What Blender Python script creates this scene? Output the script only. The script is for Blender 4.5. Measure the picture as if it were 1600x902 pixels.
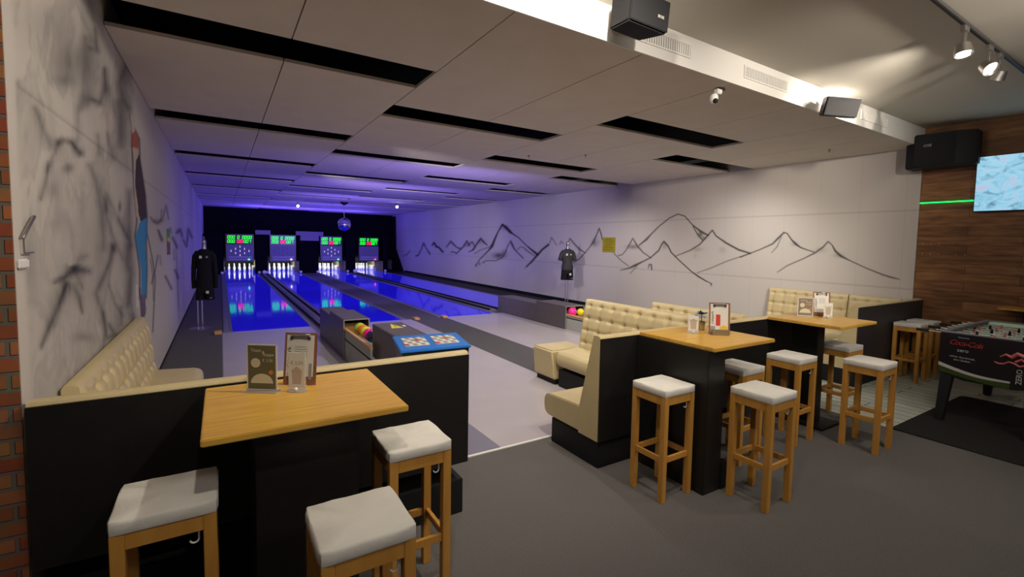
import bpy, bmesh, math, random
import numpy as np
from mathutils import Matrix, Vector, Euler
random.seed(7)
for o in list(bpy.data.objects): bpy.data.objects.remove(o)
C = bpy.context.scene.collection
PI = math.pi
# ------------------------------------------------------------------ camera
FPX, YAW, PITCH, ROLL, CXP, CYP, CAMH = 740.07, 0.57745, -0.066018, 0.020413, 26.63, -20.64, 1.7834
def cam_axes():
    cy, sy, cp, sp = math.cos(YAW), math.sin(YAW), math.cos(PITCH), math.sin(PITCH)
    f = Vector((sy*cp, cy*cp, sp)); r = Vector((cy, -sy, 0)); u = r.cross(f)
    cr, sr = math.cos(ROLL), math.sin(ROLL)
    return cr*r+sr*u, -sr*r+cr*u, f
RR, UU, FF = cam_axes()
cd = bpy.data.cameras.new('camera'); cam = bpy.data.objects.new('camera', cd); C.objects.link(cam)
cd.sensor_width = 36; cd.lens = FPX/1600*36; cd.shift_x = -CXP/1600; cd.shift_y = CYP/1600
cd.clip_start = .05; cd.clip_end = 200
cam.matrix_world = Matrix(((RR.x, UU.x, -FF.x, 0), (RR.y, UU.y, -FF.y, 0), (RR.z, UU.z, -FF.z, CAMH), (0, 0, 0, 1)))
bpy.context.scene.camera = cam
# ------------------------------------------------------------------ world, exposure
sc = bpy.context.scene
sc.view_settings.view_transform = 'Standard'; sc.view_settings.look = 'None'
sc.view_settings.exposure = 0.0; sc.view_settings.gamma = 1; sc.view_settings.use_curve_mapping = False
w = bpy.data.worlds.new('world'); sc.world = w; w.use_nodes = True
w.node_tree.nodes['Background'].inputs[0].default_value = (.9, .85, .8, 1)
w.node_tree.nodes['Background'].inputs[1].default_value = .02
WARM = (1, .89, .73); NEUT = (1, .93, .85); BLUE = (.10, .06, 1.0); VIO = (.30, .22, 1.0)
def area(name, loc, aim, size, sizey, watt, col, spread=180):
    l = bpy.data.lights.new(name, 'AREA'); l.shape = 'RECTANGLE'; l.size = size; l.size_y = sizey; l.energy = watt; l.color = col
    l.spread = math.radians(spread)
    o = bpy.data.objects.new(name, l); C.objects.link(o); o.location = loc
    o.rotation_euler = (Vector(aim)-Vector(loc)).to_track_quat('-Z', 'Y').to_euler(); return o
def spot(name, loc, aim, watt, col, deg=90, blend=.6, r=.04):
    l = bpy.data.lights.new(name, 'SPOT'); l.energy = watt; l.color = col; l.spot_size = math.radians(deg); l.spot_blend = blend; l.shadow_soft_size = r
    o = bpy.data.objects.new(name, l); C.objects.link(o); o.location = loc
    o.rotation_euler = (Vector(aim)-Vector(loc)).to_track_quat('-Z', 'Y').to_euler(); return o
# warm front-room spots, on and off the rail; some are added fill
spot('front_room_spot', (1.75, 1.75, 3.46), (1.6, 3.1, 2.9), 230, WARM, 155, .7)
spot('front_room_spot', (6.02, 2.72, 3.54), (6.25, 3.1, 3.45), 34, WARM, 165, .9)
spot('front_room_spot', (5.14, 1.38, 3.40), (9.0, 8.6, 1.7), 620, WARM, 76, 1.0)
spot('front_room_spot', (2.60, 1.35, 3.40), (3.4, 5.5, 0.0), 85, WARM, 125, .8)
spot('front_room_spot', (4.30, 0.90, 3.40), (4.8, 3.0, 0.2), 95, WARM, 110, 1.0)  # added off the rail to brighten the stool cushions
spot('front_room_spot', (0.20, 0.60, 3.40), (1.6, 4.5, 0.3), 85, WARM, 120, .8)
spot('front_room_spot', (4.20, -.60, 3.45), (9.0, 11.0, 1.6), 520, WARM, 76, .8)  # unseen spot added to lift the right wall
area('rear_fill_light', (3.2, -1.2, 3.6), (3.4, 1.2, 0), 3.5, .8, 75, NEUT)  # unseen soft fill added for ambient light in the front room
# fill spots added over the approaches, no fixtures there
for x, y, wt in ((3.0, 5.2, 150), (4.9, 6.6, 140), (7.6, 5.2, 100), (7.4, 8.8, 90), (2.0, 8.8, 70)):
    spot('approach_fill_light', (x, y, 3.36), (x+.3, y+.6, 0), wt*1.35, NEUT, 150, .9)
spot('wall_fill_light', (1.4, 7.2, 3.0), (9.0, 13.2, 1.35), 620, NEUT, 50, 1.0)  # this pair is added to brighten the right wall, no lamps hang here
spot('wall_fill_light', (1.0, 11.5, 3.0), (9.0, 19.5, 1.25), 760, NEUT, 46, 1.0)
# blue fill added above the pin fascia, facing up to tint the ceiling
for x in (1.8, 3.9, 6.0):
    area('blue_fascia_fill', (x, 27.2, 2.3), (x, 27.25, 3.4), 1.2, .1, 60, BLUE)
for y, z, wt, c in ((9.0, 2.1, 70, VIO), (13.0, 2.0, 90, VIO), (17.5, 2.0, 110, (.26, .18, 1.0)), (22.0, 2.0, 110, (.18, .11, 1.0))):
    area('blue_lane_fill', (4.15, y, z), (4.15, y+5, z), 3.2, .1, wt, c)  # floating fill added to turn far walls and ceiling blue
for x in (.8, 2.72, 5.05, 7.05):
    area('pin_light', (x, 29.3, .60), (x, 30.0, .1), 1.1, .12, 13, (1, 1, .86))
spot('disco_spot_light', (2.82, 22.6, 3.2), (4.39, 21.1, 2.45), 30, (1, 1, .95), 30, .3, .02)
spot('disco_spot_light', (6.18, 19.6, 3.2), (4.39, 21.1, 2.45), 30, (1, 1, .95), 30, .3, .02)
# ------------------------------------------------------------------ materials
def mat(name, col, rough=.6, metal=0, var=0, scale=8, stretch=(1, 1, 1), bump=0, bscale=60, emit=0, spec=.5, coat=0, alpha=1, trans=0, col2=None, detail=4):
    m = bpy.data.materials.new(name); m.use_nodes = True; nt = m.node_tree; b = nt.nodes['Principled BSDF']
    c4 = (*col, 1)
    b.inputs['Base Color'].default_value = c4; b.inputs['Roughness'].default_value = rough; b.inputs['Metallic'].default_value = metal
    b.inputs['Specular IOR Level'].default_value = spec; b.inputs['Coat Weight'].default_value = coat; b.inputs['Coat Roughness'].default_value = .1
    b.inputs['Transmission Weight'].default_value = trans; b.inputs['Alpha'].default_value = alpha
    if emit: b.inputs['Emission Color'].default_value = c4; b.inputs['Emission Strength'].default_value = emit
    tc = nt.nodes.new('ShaderNodeTexCoord'); mp = nt.nodes.new('ShaderNodeMapping'); mp.inputs['Scale'].default_value = stretch
    nt.links.new(tc.outputs['Object'], mp.inputs[0])
    if var or col2:
        n = nt.nodes.new('ShaderNodeTexNoise'); n.inputs['Scale'].default_value = scale; n.inputs['Detail'].default_value = detail
        nt.links.new(mp.outputs[0], n.inputs['Vector'])
        r = nt.nodes.new('ShaderNodeValToRGB')
        a = col2 or tuple(min(1, x*(1-var)) for x in col); d = col if col2 else tuple(min(1, x*(1+var)) for x in col)
        r.color_ramp.elements[0].color = (*a, 1); r.color_ramp.elements[1].color = (*d, 1)
        r.color_ramp.elements[0].position = .3; r.color_ramp.elements[1].position = .7
        nt.links.new(n.outputs[0], r.inputs[0]); nt.links.new(r.outputs[0], b.inputs['Base Color'])
    if bump:
        n2 = nt.nodes.new('ShaderNodeTexNoise'); n2.inputs['Scale'].default_value = bscale; n2.inputs['Detail'].default_value = 3
        nt.links.new(mp.outputs[0], n2.inputs['Vector'])
        bp = nt.nodes.new('ShaderNodeBump'); bp.inputs['Strength'].default_value = bump; bp.inputs['Distance'].default_value = .01
        nt.links.new(n2.outputs[0], bp.inputs['Height']); nt.links.new(bp.outputs[0], b.inputs['Normal'])
    return m
def paint_mat(name, rough=.75):
    m = mat(name, (.6, .6, .6), rough, bump=.15, bscale=25); nt = m.node_tree; b = nt.nodes['Principled BSDF']
    a = nt.nodes.new('ShaderNodeAttribute'); a.attribute_name = 'paint'
    nt.links.new(a.outputs['Color'], b.inputs['Base Color']); return m
def brick_mat():
    m = mat('red_brick', (.3, .1, .06), .85, bump=.5, bscale=40); nt = m.node_tree; b = nt.nodes['Principled BSDF']
    tc = nt.nodes.new('ShaderNodeTexCoord'); mp = nt.nodes.new('ShaderNodeMapping'); mp.inputs['Rotation'].default_value = (PI/2, 0, 0)
    nt.links.new(tc.outputs['Object'], mp.inputs[0])
    br = nt.nodes.new('ShaderNodeTexBrick'); br.inputs['Scale'].default_value = 1; br.inputs['Brick Width'].default_value = .25; br.inputs['Row Height'].default_value = .0705
    br.inputs['Mortar Size'].default_value = .009; br.inputs['Color1'].default_value = (.34, .075, .03, 1); br.inputs['Color2'].default_value = (.46, .19, .07, 1)
    br.inputs['Mortar'].default_value = (.20, .17, .14, 1); br.inputs['Mortar Smooth'].default_value = .3
    nt.links.new(mp.outputs[0], br.inputs['Vector'])
    n = nt.nodes.new('ShaderNodeTexNoise'); n.inputs['Scale'].default_value = 7; nt.links.new(mp.outputs[0], n.inputs['Vector'])
    mx = nt.nodes.new('ShaderNodeMixRGB'); mx.blend_type = 'MULTIPLY'; mx.inputs[0].default_value = .6
    nt.links.new(br.outputs['Color'], mx.inputs[1]); nt.links.new(n.outputs['Color'], mx.inputs[2]); nt.links.new(mx.outputs[0], b.inputs['Base Color'])
    bp = nt.nodes.new('ShaderNodeBump'); bp.inputs['Distance'].default_value = .012; bp.invert = True
    nt.links.new(br.outputs['Fac'], bp.inputs['Height']); nt.links.new(bp.outputs[0], b.inputs['Normal'])
    return m
def plank_mat():
    m = mat('aged_wood_planks', (.2, .09, .04), .55, bump=.1, bscale=30); nt = m.node_tree; b = nt.nodes['Principled BSDF']
    tc = nt.nodes.new('ShaderNodeTexCoord'); sx = nt.nodes.new('ShaderNodeSeparateXYZ'); cb = nt.nodes.new('ShaderNodeCombineXYZ')
    nt.links.new(tc.outputs['Object'], sx.inputs[0]); nt.links.new(sx.outputs['Y'], cb.inputs['X']); nt.links.new(sx.outputs['Z'], cb.inputs['Y'])
    br = nt.nodes.new('ShaderNodeTexBrick'); br.inputs['Scale'].default_value = 1; br.inputs['Brick Width'].default_value = 1.15; br.inputs['Row Height'].default_value = .135
    br.inputs['Mortar Size'].default_value = .003; br.inputs['Color1'].default_value = (.23, .10, .035, 1); br.inputs['Color2'].default_value = (.42, .20, .075, 1)
    br.inputs['Mortar'].default_value = (.12, .05, .02, 1)
    nt.links.new(cb.outputs[0], br.inputs['Vector'])
    mp = nt.nodes.new('ShaderNodeMapping'); mp.inputs['Scale'].default_value = (2, 14, 1); nt.links.new(cb.outputs[0], mp.inputs[0])
    n = nt.nodes.new('ShaderNodeTexNoise'); n.inputs['Scale'].default_value = 1.6; n.inputs['Detail'].default_value = 6; nt.links.new(mp.outputs[0], n.inputs['Vector'])
    r = nt.nodes.new('ShaderNodeValToRGB'); r.color_ramp.elements[0].position = .3; r.color_ramp.elements[1].position = .7
    r.color_ramp.elements[0].color = (.42, .38, .34, 1); r.color_ramp.elements[1].color = (1, 1, 1, 1)
    mx = nt.nodes.new('ShaderNodeMixRGB'); mx.blend_type = 'MULTIPLY'; mx.inputs[0].default_value = 1
    nt.links.new(n.outputs[0], r.inputs[0]); nt.links.new(br.outputs['Color'], mx.inputs[1]); nt.links.new(r.outputs[0], mx.inputs[2]); nt.links.new(mx.outputs[0], b.inputs['Base Color'])
    return m
def vinyl_mat():
    m = mat('pale_plank_vinyl', (.42, .45, .38), .5); nt = m.node_tree; b = nt.nodes['Principled BSDF']
    tc = nt.nodes.new('ShaderNodeTexCoord'); sx = nt.nodes.new('ShaderNodeSeparateXYZ'); cb = nt.nodes.new('ShaderNodeCombineXYZ')
    nt.links.new(tc.outputs['Object'], sx.inputs[0]); nt.links.new(sx.outputs['Y'], cb.inputs['X']); nt.links.new(sx.outputs['X'], cb.inputs['Y'])
    br = nt.nodes.new('ShaderNodeTexBrick'); br.inputs['Scale'].default_value = 1; br.inputs['Brick Width'].default_value = .9; br.inputs['Row Height'].default_value = .155
    br.inputs['Mortar Size'].default_value = .006; br.inputs['Color1'].default_value = (.40, .43, .37, 1); br.inputs['Color2'].default_value = (.47, .49, .42, 1)
    br.inputs['Mortar'].default_value = (.04, .04, .035, 1); br.offset = .37
    nt.links.new(cb.outputs[0], br.inputs['Vector']); nt.links.new(br.outputs['Color'], b.inputs['Base Color']); return m
M = {}
M['carpet'] = mat('grey_carpet', (.125, .117, .115), .95, var=.12, scale=90, bump=.5, bscale=250, spec=.1)
M['darkcarpet'] = mat('dark_walkway', (.085, .08, .082), .7, var=.08, scale=60, spec=.3)
M['rug'] = mat('black_rug', (.022, .02, .02), .95, var=.1, scale=80, spec=.1)
M['approach'] = mat('approach_sheet', (.46, .42, .44), .22, var=.03, scale=2, spec=.5)
M['strip'] = mat('white_strip', (.75, .73, .70), .5)
M['lane'] = mat('blue_lane', (.012, .008, .58), .055, spec=.6, emit=.46)   # emission added so the lanes glow and tint the ceiling blue
M['laneedge'] = mat('lane_edge', (.20, .19, .24), .35)
M['track'] = mat('track_grey', (.17, .16, .18), .4)
M['black'] = mat('matt_black', (.008, .008, .009), .6, spec=.3)
M['blackwall'] = mat('black_wall', (.004, .004, .005), .9, spec=.1)
M['panelblack'] = mat('black_panel', (.010, .009, .009), .42, var=.1, scale=20, spec=.4)
M['panelgrey'] = mat('charcoal_panel', (.028, .026, .030), .5, var=.06, scale=20)
M['ceil'] = mat('ceiling_panel', (.64, .575, .50), .9, var=.03, scale=3, bump=.1, bscale=150)
M['ceilup'] = mat('ceiling_white', (.58, .55, .50), .9)
M['white'] = mat('white_paint', (.72, .70, .68), .7)
M['wallr'] = paint_mat('painted_wall_right'); M['walll'] = paint_mat('painted_wall_left')
M['brick'] = brick_mat(); M['planks'] = plank_mat(); M['vinyl'] = vinyl_mat()
M['leather'] = mat('beige_leather', (.56, .46, .255), .42, var=.05, scale=5, bump=.12, bscale=180, spec=.4)
M['wood'] = mat('oak_top', (.68, .41, .075), .32, scale=3, stretch=(1.2, 14, 1), col2=(.54, .29, .045), spec=.5, detail=8)
M['stoolwood'] = mat('stool_wood', (.56, .28, .055), .42, scale=5, stretch=(6, 6, .7), col2=(.47, .22, .04))
M['cloth'] = mat('white_cushion', (.66, .64, .60), .9, var=.03, scale=6, bump=.25, bscale=20, spec=.2)
M['chrome'] = mat('chrome', (.75, .75, .76), .18, 1); M['steel'] = mat('brushed_steel', (.45, .43, .42), .35, 1)
M['plasticwhite'] = mat('white_plastic', (.8, .8, .78), .4); M['pin'] = mat('pin_white', (.85, .86, .82), .25)
M['box'] = mat('ball_box', (.10, .085, .085), .45, var=.1, scale=12, spec=.4); M['boxedge'] = mat('box_edge', (.42, .40, .38), .4, .6)
M['boxpanel'] = mat('tray_panel', (.36, .37, .34), .6)
M['rail'] = mat('tray_rail_wood', (.62, .33, .12), .5)
M['blueplastic'] = mat('blue_plastic', (.02, .18, .62), .35); M['darkmetal'] = mat('dark_metal', (.03, .028, .03), .4); M['spk'] = mat('speaker_black', (.012, .012, .014), .75, spec=.25)
M['paper'] = mat('paper', (.66, .64, .60), .7); M['ink'] = mat('ink', (.03, .03, .035), .8); M['ink2'] = mat('grey_ink', (.28, .27, .27), .8)
M['board'] = mat('hardboard', (.24, .10, .05), .6, var=.15, scale=20); M['acrylic'] = mat('acrylic', (.85, .87, .87), .08, alpha=.28, spec=.6)
M['card'] = mat('menu_card', (.13, .12, .065), .5); M['cardgrey'] = mat('menu_card_brown', (.22, .17, .13), .5)
M['cream'] = mat('cream_ink', (.60, .56, .42), .7); M['orange'] = mat('orange_ink', (.60, .20, .06), .6); M['redink'] = mat('red_ink', (.55, .04, .03), .5); M['yellowink'] = mat('yellow_ink', (.75, .45, .04), .6)
M['fabricblack'] = mat('black_jersey', (.010, .010, .012), .9, spec=.15, bump=.4, bscale=14); M['fabricgrey'] = mat('dark_grey_jersey', (.022, .021, .022), .85, var=.6, scale=4, bump=.3, bscale=14)
M['plantblue'] = mat('teal_leaf', (.06, .20, .26), .5, var=.3, scale=20); M['violetleaf'] = mat('violet_petal', (.20, .24, .55), .5)
M['sign'] = mat('yellow_sign', (.36, .31, .012), .5); M['signink'] = mat('sign_ink', (.22, .17, .0), .6)
M['warn'] = mat('warning_yellow', (.75, .62, .02), .5)
M['green_led'] = mat('green_led', (.02, 1, .03), .5, emit=1.6); M['red_led'] = mat('red_led', (1, .01, .08), .5, emit=3.2)
M['lamp_on'] = mat('pin_lamp_lit', (.75, .72, .66), .5, emit=.55); M['lamp_off'] = mat('pin_lamp_dim', (.20, .18, .26), .5)
M['stat_green'] = mat('status_green', (.05, 1, .2), .5, emit=3); M['stat_yellow'] = mat('status_yellow', (1, .8, .45), .5, emit=3.5); M['stat_red'] = mat('status_red', (1, .05, .2), .5, emit=4)
M['sboard'] = mat('score_glass', (.010, .012, .03), .3); M['slower'] = mat('score_lower', (.10, .085, .20), .5, emit=.12); M['sline'] = mat('score_line', (.25, .2, .4), .5, emit=.12)
M['greybox'] = mat('grey_fascia', (.22, .21, .24), .6); M['kick'] = mat('pit_side', (.30, .27, .12), .6)
M['led_strip'] = mat('green_strip', (.0, 1, .12), .5, emit=2.2)
M['foosblack'] = mat('foos_black', (.012, .010, .014), .3); M['foosgreen'] = mat('foos_green', (.56, .78, .54), .35, emit=0); M['foosband'] = mat('foos_dark_green', (.035, .06, .012), .4)
M['logored'] = mat('logo_red', (.42, .035, .03), .4); M['logowhite'] = mat('logo_white', (.5, .49, .47), .5); M['pink'] = mat('splash_pink', (.55, .12, .12), .5)
M['bulb'] = mat('lit_bulb', (1, .97, .85), .5, emit=14)
def mirrorball():
    m = mat('mirror_tiles', (.75, .75, .85), .06, 1); nt = m.node_tree; b = nt.nodes['Principled BSDF']
    return m
M['mirror'] = mirrorball()
def tvmat():
    m = mat('tv_picture', (.5, .7, .85), .3); nt = m.node_tree; b = nt.nodes['Principled BSDF']
    tc = nt.nodes.new('ShaderNodeTexCoord'); mp = nt.nodes.new('ShaderNodeMapping'); mp.inputs['Rotation'].default_value = (.6, 0, 0); mp.inputs['Scale'].default_value = (1, 2.4, 4)
    n = nt.nodes.new('ShaderNodeTexNoise'); n.inputs['Scale'].default_value = 2.2; n.inputs['Detail'].default_value = 7; n.inputs['Distortion'].default_value = 1.2
    r = nt.nodes.new('ShaderNodeValToRGB'); e = r.color_ramp.elements
    e[0].position = .30; e[0].color = (.10, .22, .30, 1); e[1].position = .46; e[1].color = (.26, .56, .74, 1)
    e.new(.56).color = (.34, .64, .82, 1); e.new(.68).color = (.50, .52, .70, 1)
    nt.links.new(tc.outputs['Object'], mp.inputs[0]); nt.links.new(mp.outputs[0], n.inputs['Vector']); nt.links.new(n.outputs[0], r.inputs[0])
    b.inputs['Base Color'].default_value = (0, 0, 0, 1); nt.links.new(r.outputs[0], b.inputs['Emission Color']); b.inputs['Emission Strength'].default_value = 1.0
    return m
M['tv'] = tvmat()
# ------------------------------------------------------------------ mesh helpers
class MB:
    def __init__(s): s.v = []; s.f = []; s.m = []
    def add(s, vs, fs, mi=0):
        n = len(s.v); s.v += [tuple(x) for x in vs]; s.f += [tuple(i+n for i in f) for f in fs]; s.m += [mi]*len(fs); return s
    def box(s, x0, x1, y0, y1, z0, z1, mi=0):
        vs = [(x, y, z) for z in (z0, z1) for y in (y0, y1) for x in (x0, x1)]
        return s.add(vs, [(0, 2, 3, 1), (4, 5, 7, 6), (0, 1, 5, 4), (2, 6, 7, 3), (0, 4, 6, 2), (1, 3, 7, 5)], mi)
    def frustum(s, c0, s0, c1, s1, mi=0):   # four-sided bar from square (centre,half sizes) to another, both horizontal
        vs = []
        for (cx, cy, cz), (hx, hy) in ((c0, s0), (c1, s1)):
            vs += [(cx-hx, cy-hy, cz), (cx+hx, cy-hy, cz), (cx-hx, cy+hy, cz), (cx+hx, cy+hy, cz)]
        return s.add(vs, [(0, 2, 3, 1), (4, 5, 7, 6), (0, 1, 5, 4), (2, 6, 7, 3), (0, 4, 6, 2), (1, 3, 7, 5)], mi)
    def bar(s, p, q, wx, wz, mi=0):
        p = Vector(p); q = Vector(q); d = (q-p).normalized(); a = d.cross(Vector((0, 0, 1)))
        if a.length < 1e-4: a = Vector((1, 0, 0))
        a.normalize(); b = a.cross(d)
        vs = [c+a*i*wx/2+b*j*wz/2 for c in (p, q) for i, j in ((-1, -1), (1, -1), (1, 1), (-1, 1))]
        return s.add(vs, [(0, 3, 2, 1), (4, 5, 6, 7), (0, 1, 5, 4), (1, 2, 6, 5), (2, 3, 7, 6), (3, 0, 4, 7)], mi)
    def tube(s, pts, r, n=12, mi=0):
        pts = [Vector(p) for p in pts]; rs = r if isinstance(r, (list, tuple)) else [r]*len(pts); vs = []; fs = []; prev = None
        for i, p in enumerate(pts):
            d = (pts[min(i+1, len(pts)-1)]-pts[max(i-1, 0)]).normalized()
            a = prev - d*prev.dot(d) if prev else d.cross(Vector((0, 0, 1)) if abs(d.z) < .9 else Vector((1, 0, 0)))
            a.normalize(); prev = a; b = d.cross(a)
            for k in range(n):
                t = 2*PI*k/n; vs.append(p+rs[i]*(a*math.cos(t)+b*math.sin(t)))
        for i in range(len(pts)-1):
            for k in range(n): fs.append((i*n+k, i*n+(k+1) % n, (i+1)*n+(k+1) % n, (i+1)*n+k))
        fs.append(tuple(range(n-1, -1, -1))); fs.append(tuple((len(pts)-1)*n+k for k in range(n)))
        return s.add(vs, fs, mi)
    def lathe(s, prof, n=20, c=(0, 0, 0), mi=0, sx=1, sy=1):
        vs = []; fs = []
        for r, z in prof:
            for k in range(n):
                t = 2*PI*k/n; vs.append((c[0]+sx*r*math.cos(t), c[1]+sy*r*math.sin(t), c[2]+z))
        for i in range(len(prof)-1):
            for k in range(n): fs.append((i*n+k, i*n+(k+1) % n, (i+1)*n+(k+1) % n, (i+1)*n+k))
        fs.append(tuple(range(n-1, -1, -1))); fs.append(tuple((len(prof)-1)*n+k for k in range(n)))
        return s.add(vs, fs, mi)
    def loft(s, rings, n=20, mi=0):         # rings: (cx,cy,cz,rx,ry)
        vs = []; fs = []
        for cx, cy, cz, rx, ry in rings:
            for k in range(n):
                t = 2*PI*k/n; vs.append((cx+rx*math.cos(t), cy+ry*math.sin(t), cz))
        for i in range(len(rings)-1):
            for k in range(n): fs.append((i*n+k, i*n+(k+1) % n, (i+1)*n+(k+1) % n, (i+1)*n+k))
        fs.append(tuple(range(n-1, -1, -1))); fs.append(tuple((len(rings)-1)*n+k for k in range(n)))
        return s.add(vs, fs, mi)
    def prism(s, pts, axis, a, b, mi=0):    # polygon in the other two axes, extruded along axis
        def P(u, v, t): return {'x': (t, u, v), 'y': (u, t, v), 'z': (u, v, t)}[axis]
        n = len(pts); vs = [P(u, v, a) for u, v in pts]+[P(u, v, b) for u, v in pts]
        return s.add(vs, [tuple(range(n)), tuple(range(2*n-1, n-1, -1))]+[(i, (i+1) % n, n+(i+1) % n, n+i) for i in range(n)], mi)
    def sphere(s, c, r, n=16, mi=0):
        return s.lathe([(r*math.sin(PI*i/n)+1e-5, -r*math.cos(PI*i/n)) for i in range(n+1)], n*2, c, mi)
    def build(s, name, mats, parent=None, bevel=0, seg=2, smooth=False, off=None):
        me = bpy.data.meshes.new(name); off = off or (parent.location if parent and parent.get('_abs') else (0, 0, 0))
        me.from_pydata([(x-off[0], y-off[1], z-off[2]) for x, y, z in s.v], [], s.f)
        ms = mats if isinstance(mats, (list, tuple)) else [mats]
        for m in ms: me.materials.append(m)
        me.polygons.foreach_set('material_index', s.m)
        bm = bmesh.new(); bm.from_mesh(me); bmesh.ops.recalc_face_normals(bm, faces=bm.faces)
        if bevel:
            es = [e for e in bm.edges if len(e.link_faces) == 2 and e.calc_face_angle(0) > .5]
            bmesh.ops.bevel(bm, geom=es, offset=bevel, segments=seg, affect='EDGES', clamp_overlap=True)
        bm.to_mesh(me); bm.free()
        if smooth or bevel:
            for p in me.polygons: p.use_smooth = True
            me.set_sharp_from_angle(angle=math.radians(50 if smooth else 35))
        o = bpy.data.objects.new(name, me); C.objects.link(o)
        if parent: o.parent = parent
        return o
def thing(name, label, cat, loc=(0, 0, 0), rz=0, group=None, absolute=False):
    o = bpy.data.objects.new(name, None); C.objects.link(o); o.empty_display_size = .1; o.location = loc; o.rotation_euler = (0, 0, rz)
    o['label'] = label; o['category'] = cat
    if group: o['group'] = group
    if absolute: o['_abs'] = 1
    return o
def tag(o, label, cat, group=None):
    o['label'] = label; o['category'] = cat
    if group: o['group'] = group
    return o
def struct(o): o['kind'] = 'structure'; return o
def kids(o): return [c for c in bpy.data.objects if c.parent == o]
def dup(root, loc, rz=0, label=None, group=None):
    def cp(o, par):
        c = o.copy(); C.objects.link(c); c.parent = par
        for k in kids(o): cp(k, c)
        return c
    r = cp(root, None); r.location = loc; r.rotation_euler = (0, 0, rz)
    if label: r['label'] = label
    if group: r['group'] = group
    return r
def text(name, s, size, m, parent, mtx, depth=.0006, shear=0, align='CENTER', spacing=1):
    cu = bpy.data.curves.new(name, 'FONT'); cu.body = s; cu.size = size; cu.align_x = align; cu.align_y = 'CENTER'; cu.extrude = depth; cu.shear = shear; cu.space_character = spacing; cu.resolution_u = 3
    t = bpy.data.objects.new('tmp', cu); C.objects.link(t)
    me = bpy.data.meshes.new_from_object(t.evaluated_get(bpy.context.evaluated_depsgraph_get()))
    bpy.data.objects.remove(t); me.materials.clear(); me.materials.append(m); me.transform(mtx)
    o = bpy.data.objects.new(name, me); C.objects.link(o); o.parent = parent; return o
def face_mtx(loc, normal_rz):            # text plane upright, facing direction (sin? ) : rz rotates the -Y facing text
    return Matrix.Translation(loc) @ Matrix.Rotation(normal_rz, 4, 'Z') @ Matrix.Rotation(PI/2, 4, 'X')
# ------------------------------------------------------------------ painted walls
XL, XR, YB, YE, ZC, ZU = -.717, 9.018, 2.89, 31.3, 3.383, 3.655
def project(X, Y, Z):
    d = np.stack([X, Y, Z-CAMH], -1); x = d@np.array(RR); y = d@np.array(UU); f = d@np.array(FF)
    return 800+CXP+FPX*x/f, 451+CYP-FPX*y/f
def seg_dist(px, py, pts):
    best = np.full(px.shape, 1e9); bw = np.zeros(px.shape)
    for (x0, y0, w0), (x1, y1, w1) in zip(pts[:-1], pts[1:]):
        dx, dy = x1-x0, y1-y0; L = dx*dx+dy*dy+1e-9; t = np.clip(((px-x0)*dx+(py-y0)*dy)/L, 0, 1)
        d = np.hypot(px-x0-t*dx, py-y0-t*dy); w_ = w0+(w1-w0)*t; k = d/w_ < best/np.maximum(bw, 1e-6) if bw.any() else d < best
        best = np.where(k, d, best); bw = np.where(k, w_, bw)
    return best/np.maximum(bw, 1e-6)
def ink_strokes(px, py, strokes, ink, wk=.72, sk=1.15, pw=2.6):
    for tr, w0, st, pts in strokes:
        P = [(*tr(p[0], p[1]), (p[2] if len(p) > 2 else w0)*wk) for p in pts]
        xs = [p[0] for p in P]; ys = [p[1] for p in P]; mg = 8
        k = (px > min(xs)-mg) & (px < max(xs)+mg) & (py > min(ys)-mg) & (py < max(ys)+mg)
        if not k.any(): continue
        d = seg_dist(px[k], py[k], P); a = min(1, st*sk)*np.exp(-d**pw)
        ink[k] = 1-(1-ink[k])*(1-a)
def ink_smudge(px, py, smudges, ink, sk=1):
    for tr, sc_, x, y, rx, ry, st in smudges:
        cx, cy = tr(x, y); d = ((px-cx)/(rx/sc_))**2+((py-cy)/(ry/sc_))**2; a = min(.97, st*sk)*np.exp(-d*1.1); ink[:] = 1-(1-ink)*(1-a)
def in_poly(px, py, poly):
    r = np.zeros(px.shape, bool); n = len(poly)
    for i in range(n):
        x0, y0 = poly[i]; x1, y1 = poly[(i+1) % n]
        c = ((y0 > py) != (y1 > py)) & (px < (x1-x0)*(py-y0)/(y1-y0+1e-12)+x0); r ^= c
    return r
def painted_wall(name, X, ys, zs, colfn, m, thick, zextra=None):
    Y, Z = np.meshgrid(ys, zs); Xs = np.full(Y.shape, X); px, py = project(Xs, Y, Z)
    col = colfn(px, py, Y, Z)
    ny, nz = len(ys), len(zs); v = np.stack([Xs, Y, Z], -1).reshape(-1, 3)
    i = np.arange(ny*nz).reshape(nz, ny); q = np.stack([i[:-1, :-1], i[:-1, 1:], i[1:, 1:], i[1:, :-1]], -1).reshape(-1, 4)
    if thick < 0: q = q[:, ::-1]      # faces look towards -x when thick>0 body lies behind +x
    # solid body behind the painted face
    y0, y1, z0, z1 = ys[0], ys[-1], zs[0], zs[-1]; n = len(v)
    bv = [(X+(thick if a else 0), b, c) for a in (0, 1) for b in (y0, y1) for c in (z0, z1)]
    bf = [(4, 5, 7, 6), (0, 1, 5, 4), (2, 6, 7, 3), (0, 4, 6, 2), (1, 3, 7, 5)]
    v = np.concatenate([v, np.array(bv)]); faces = q.tolist()+[tuple(n+a for a in f) for f in bf]
    me = bpy.data.meshes.new(name); me.from_pydata(v.tolist(), [], faces); me.materials.append(m)
    at = me.color_attributes.new('paint', 'FLOAT_COLOR', 'POINT')
    full = np.ones((len(v), 4), np.float32); full[:n, :3] = col.reshape(-1, 3); full[n:, :3] = WALLCOL
    at.data.foreach_set('color', full.ravel())
    for p in me.polygons: p.use_smooth = False
    o = bpy.data.objects.new(name, me); C.objects.link(o); return struct(o)
WALLCOL = np.array((.56, .52, .49)); INK = np.array((.012, .011, .014))
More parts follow.
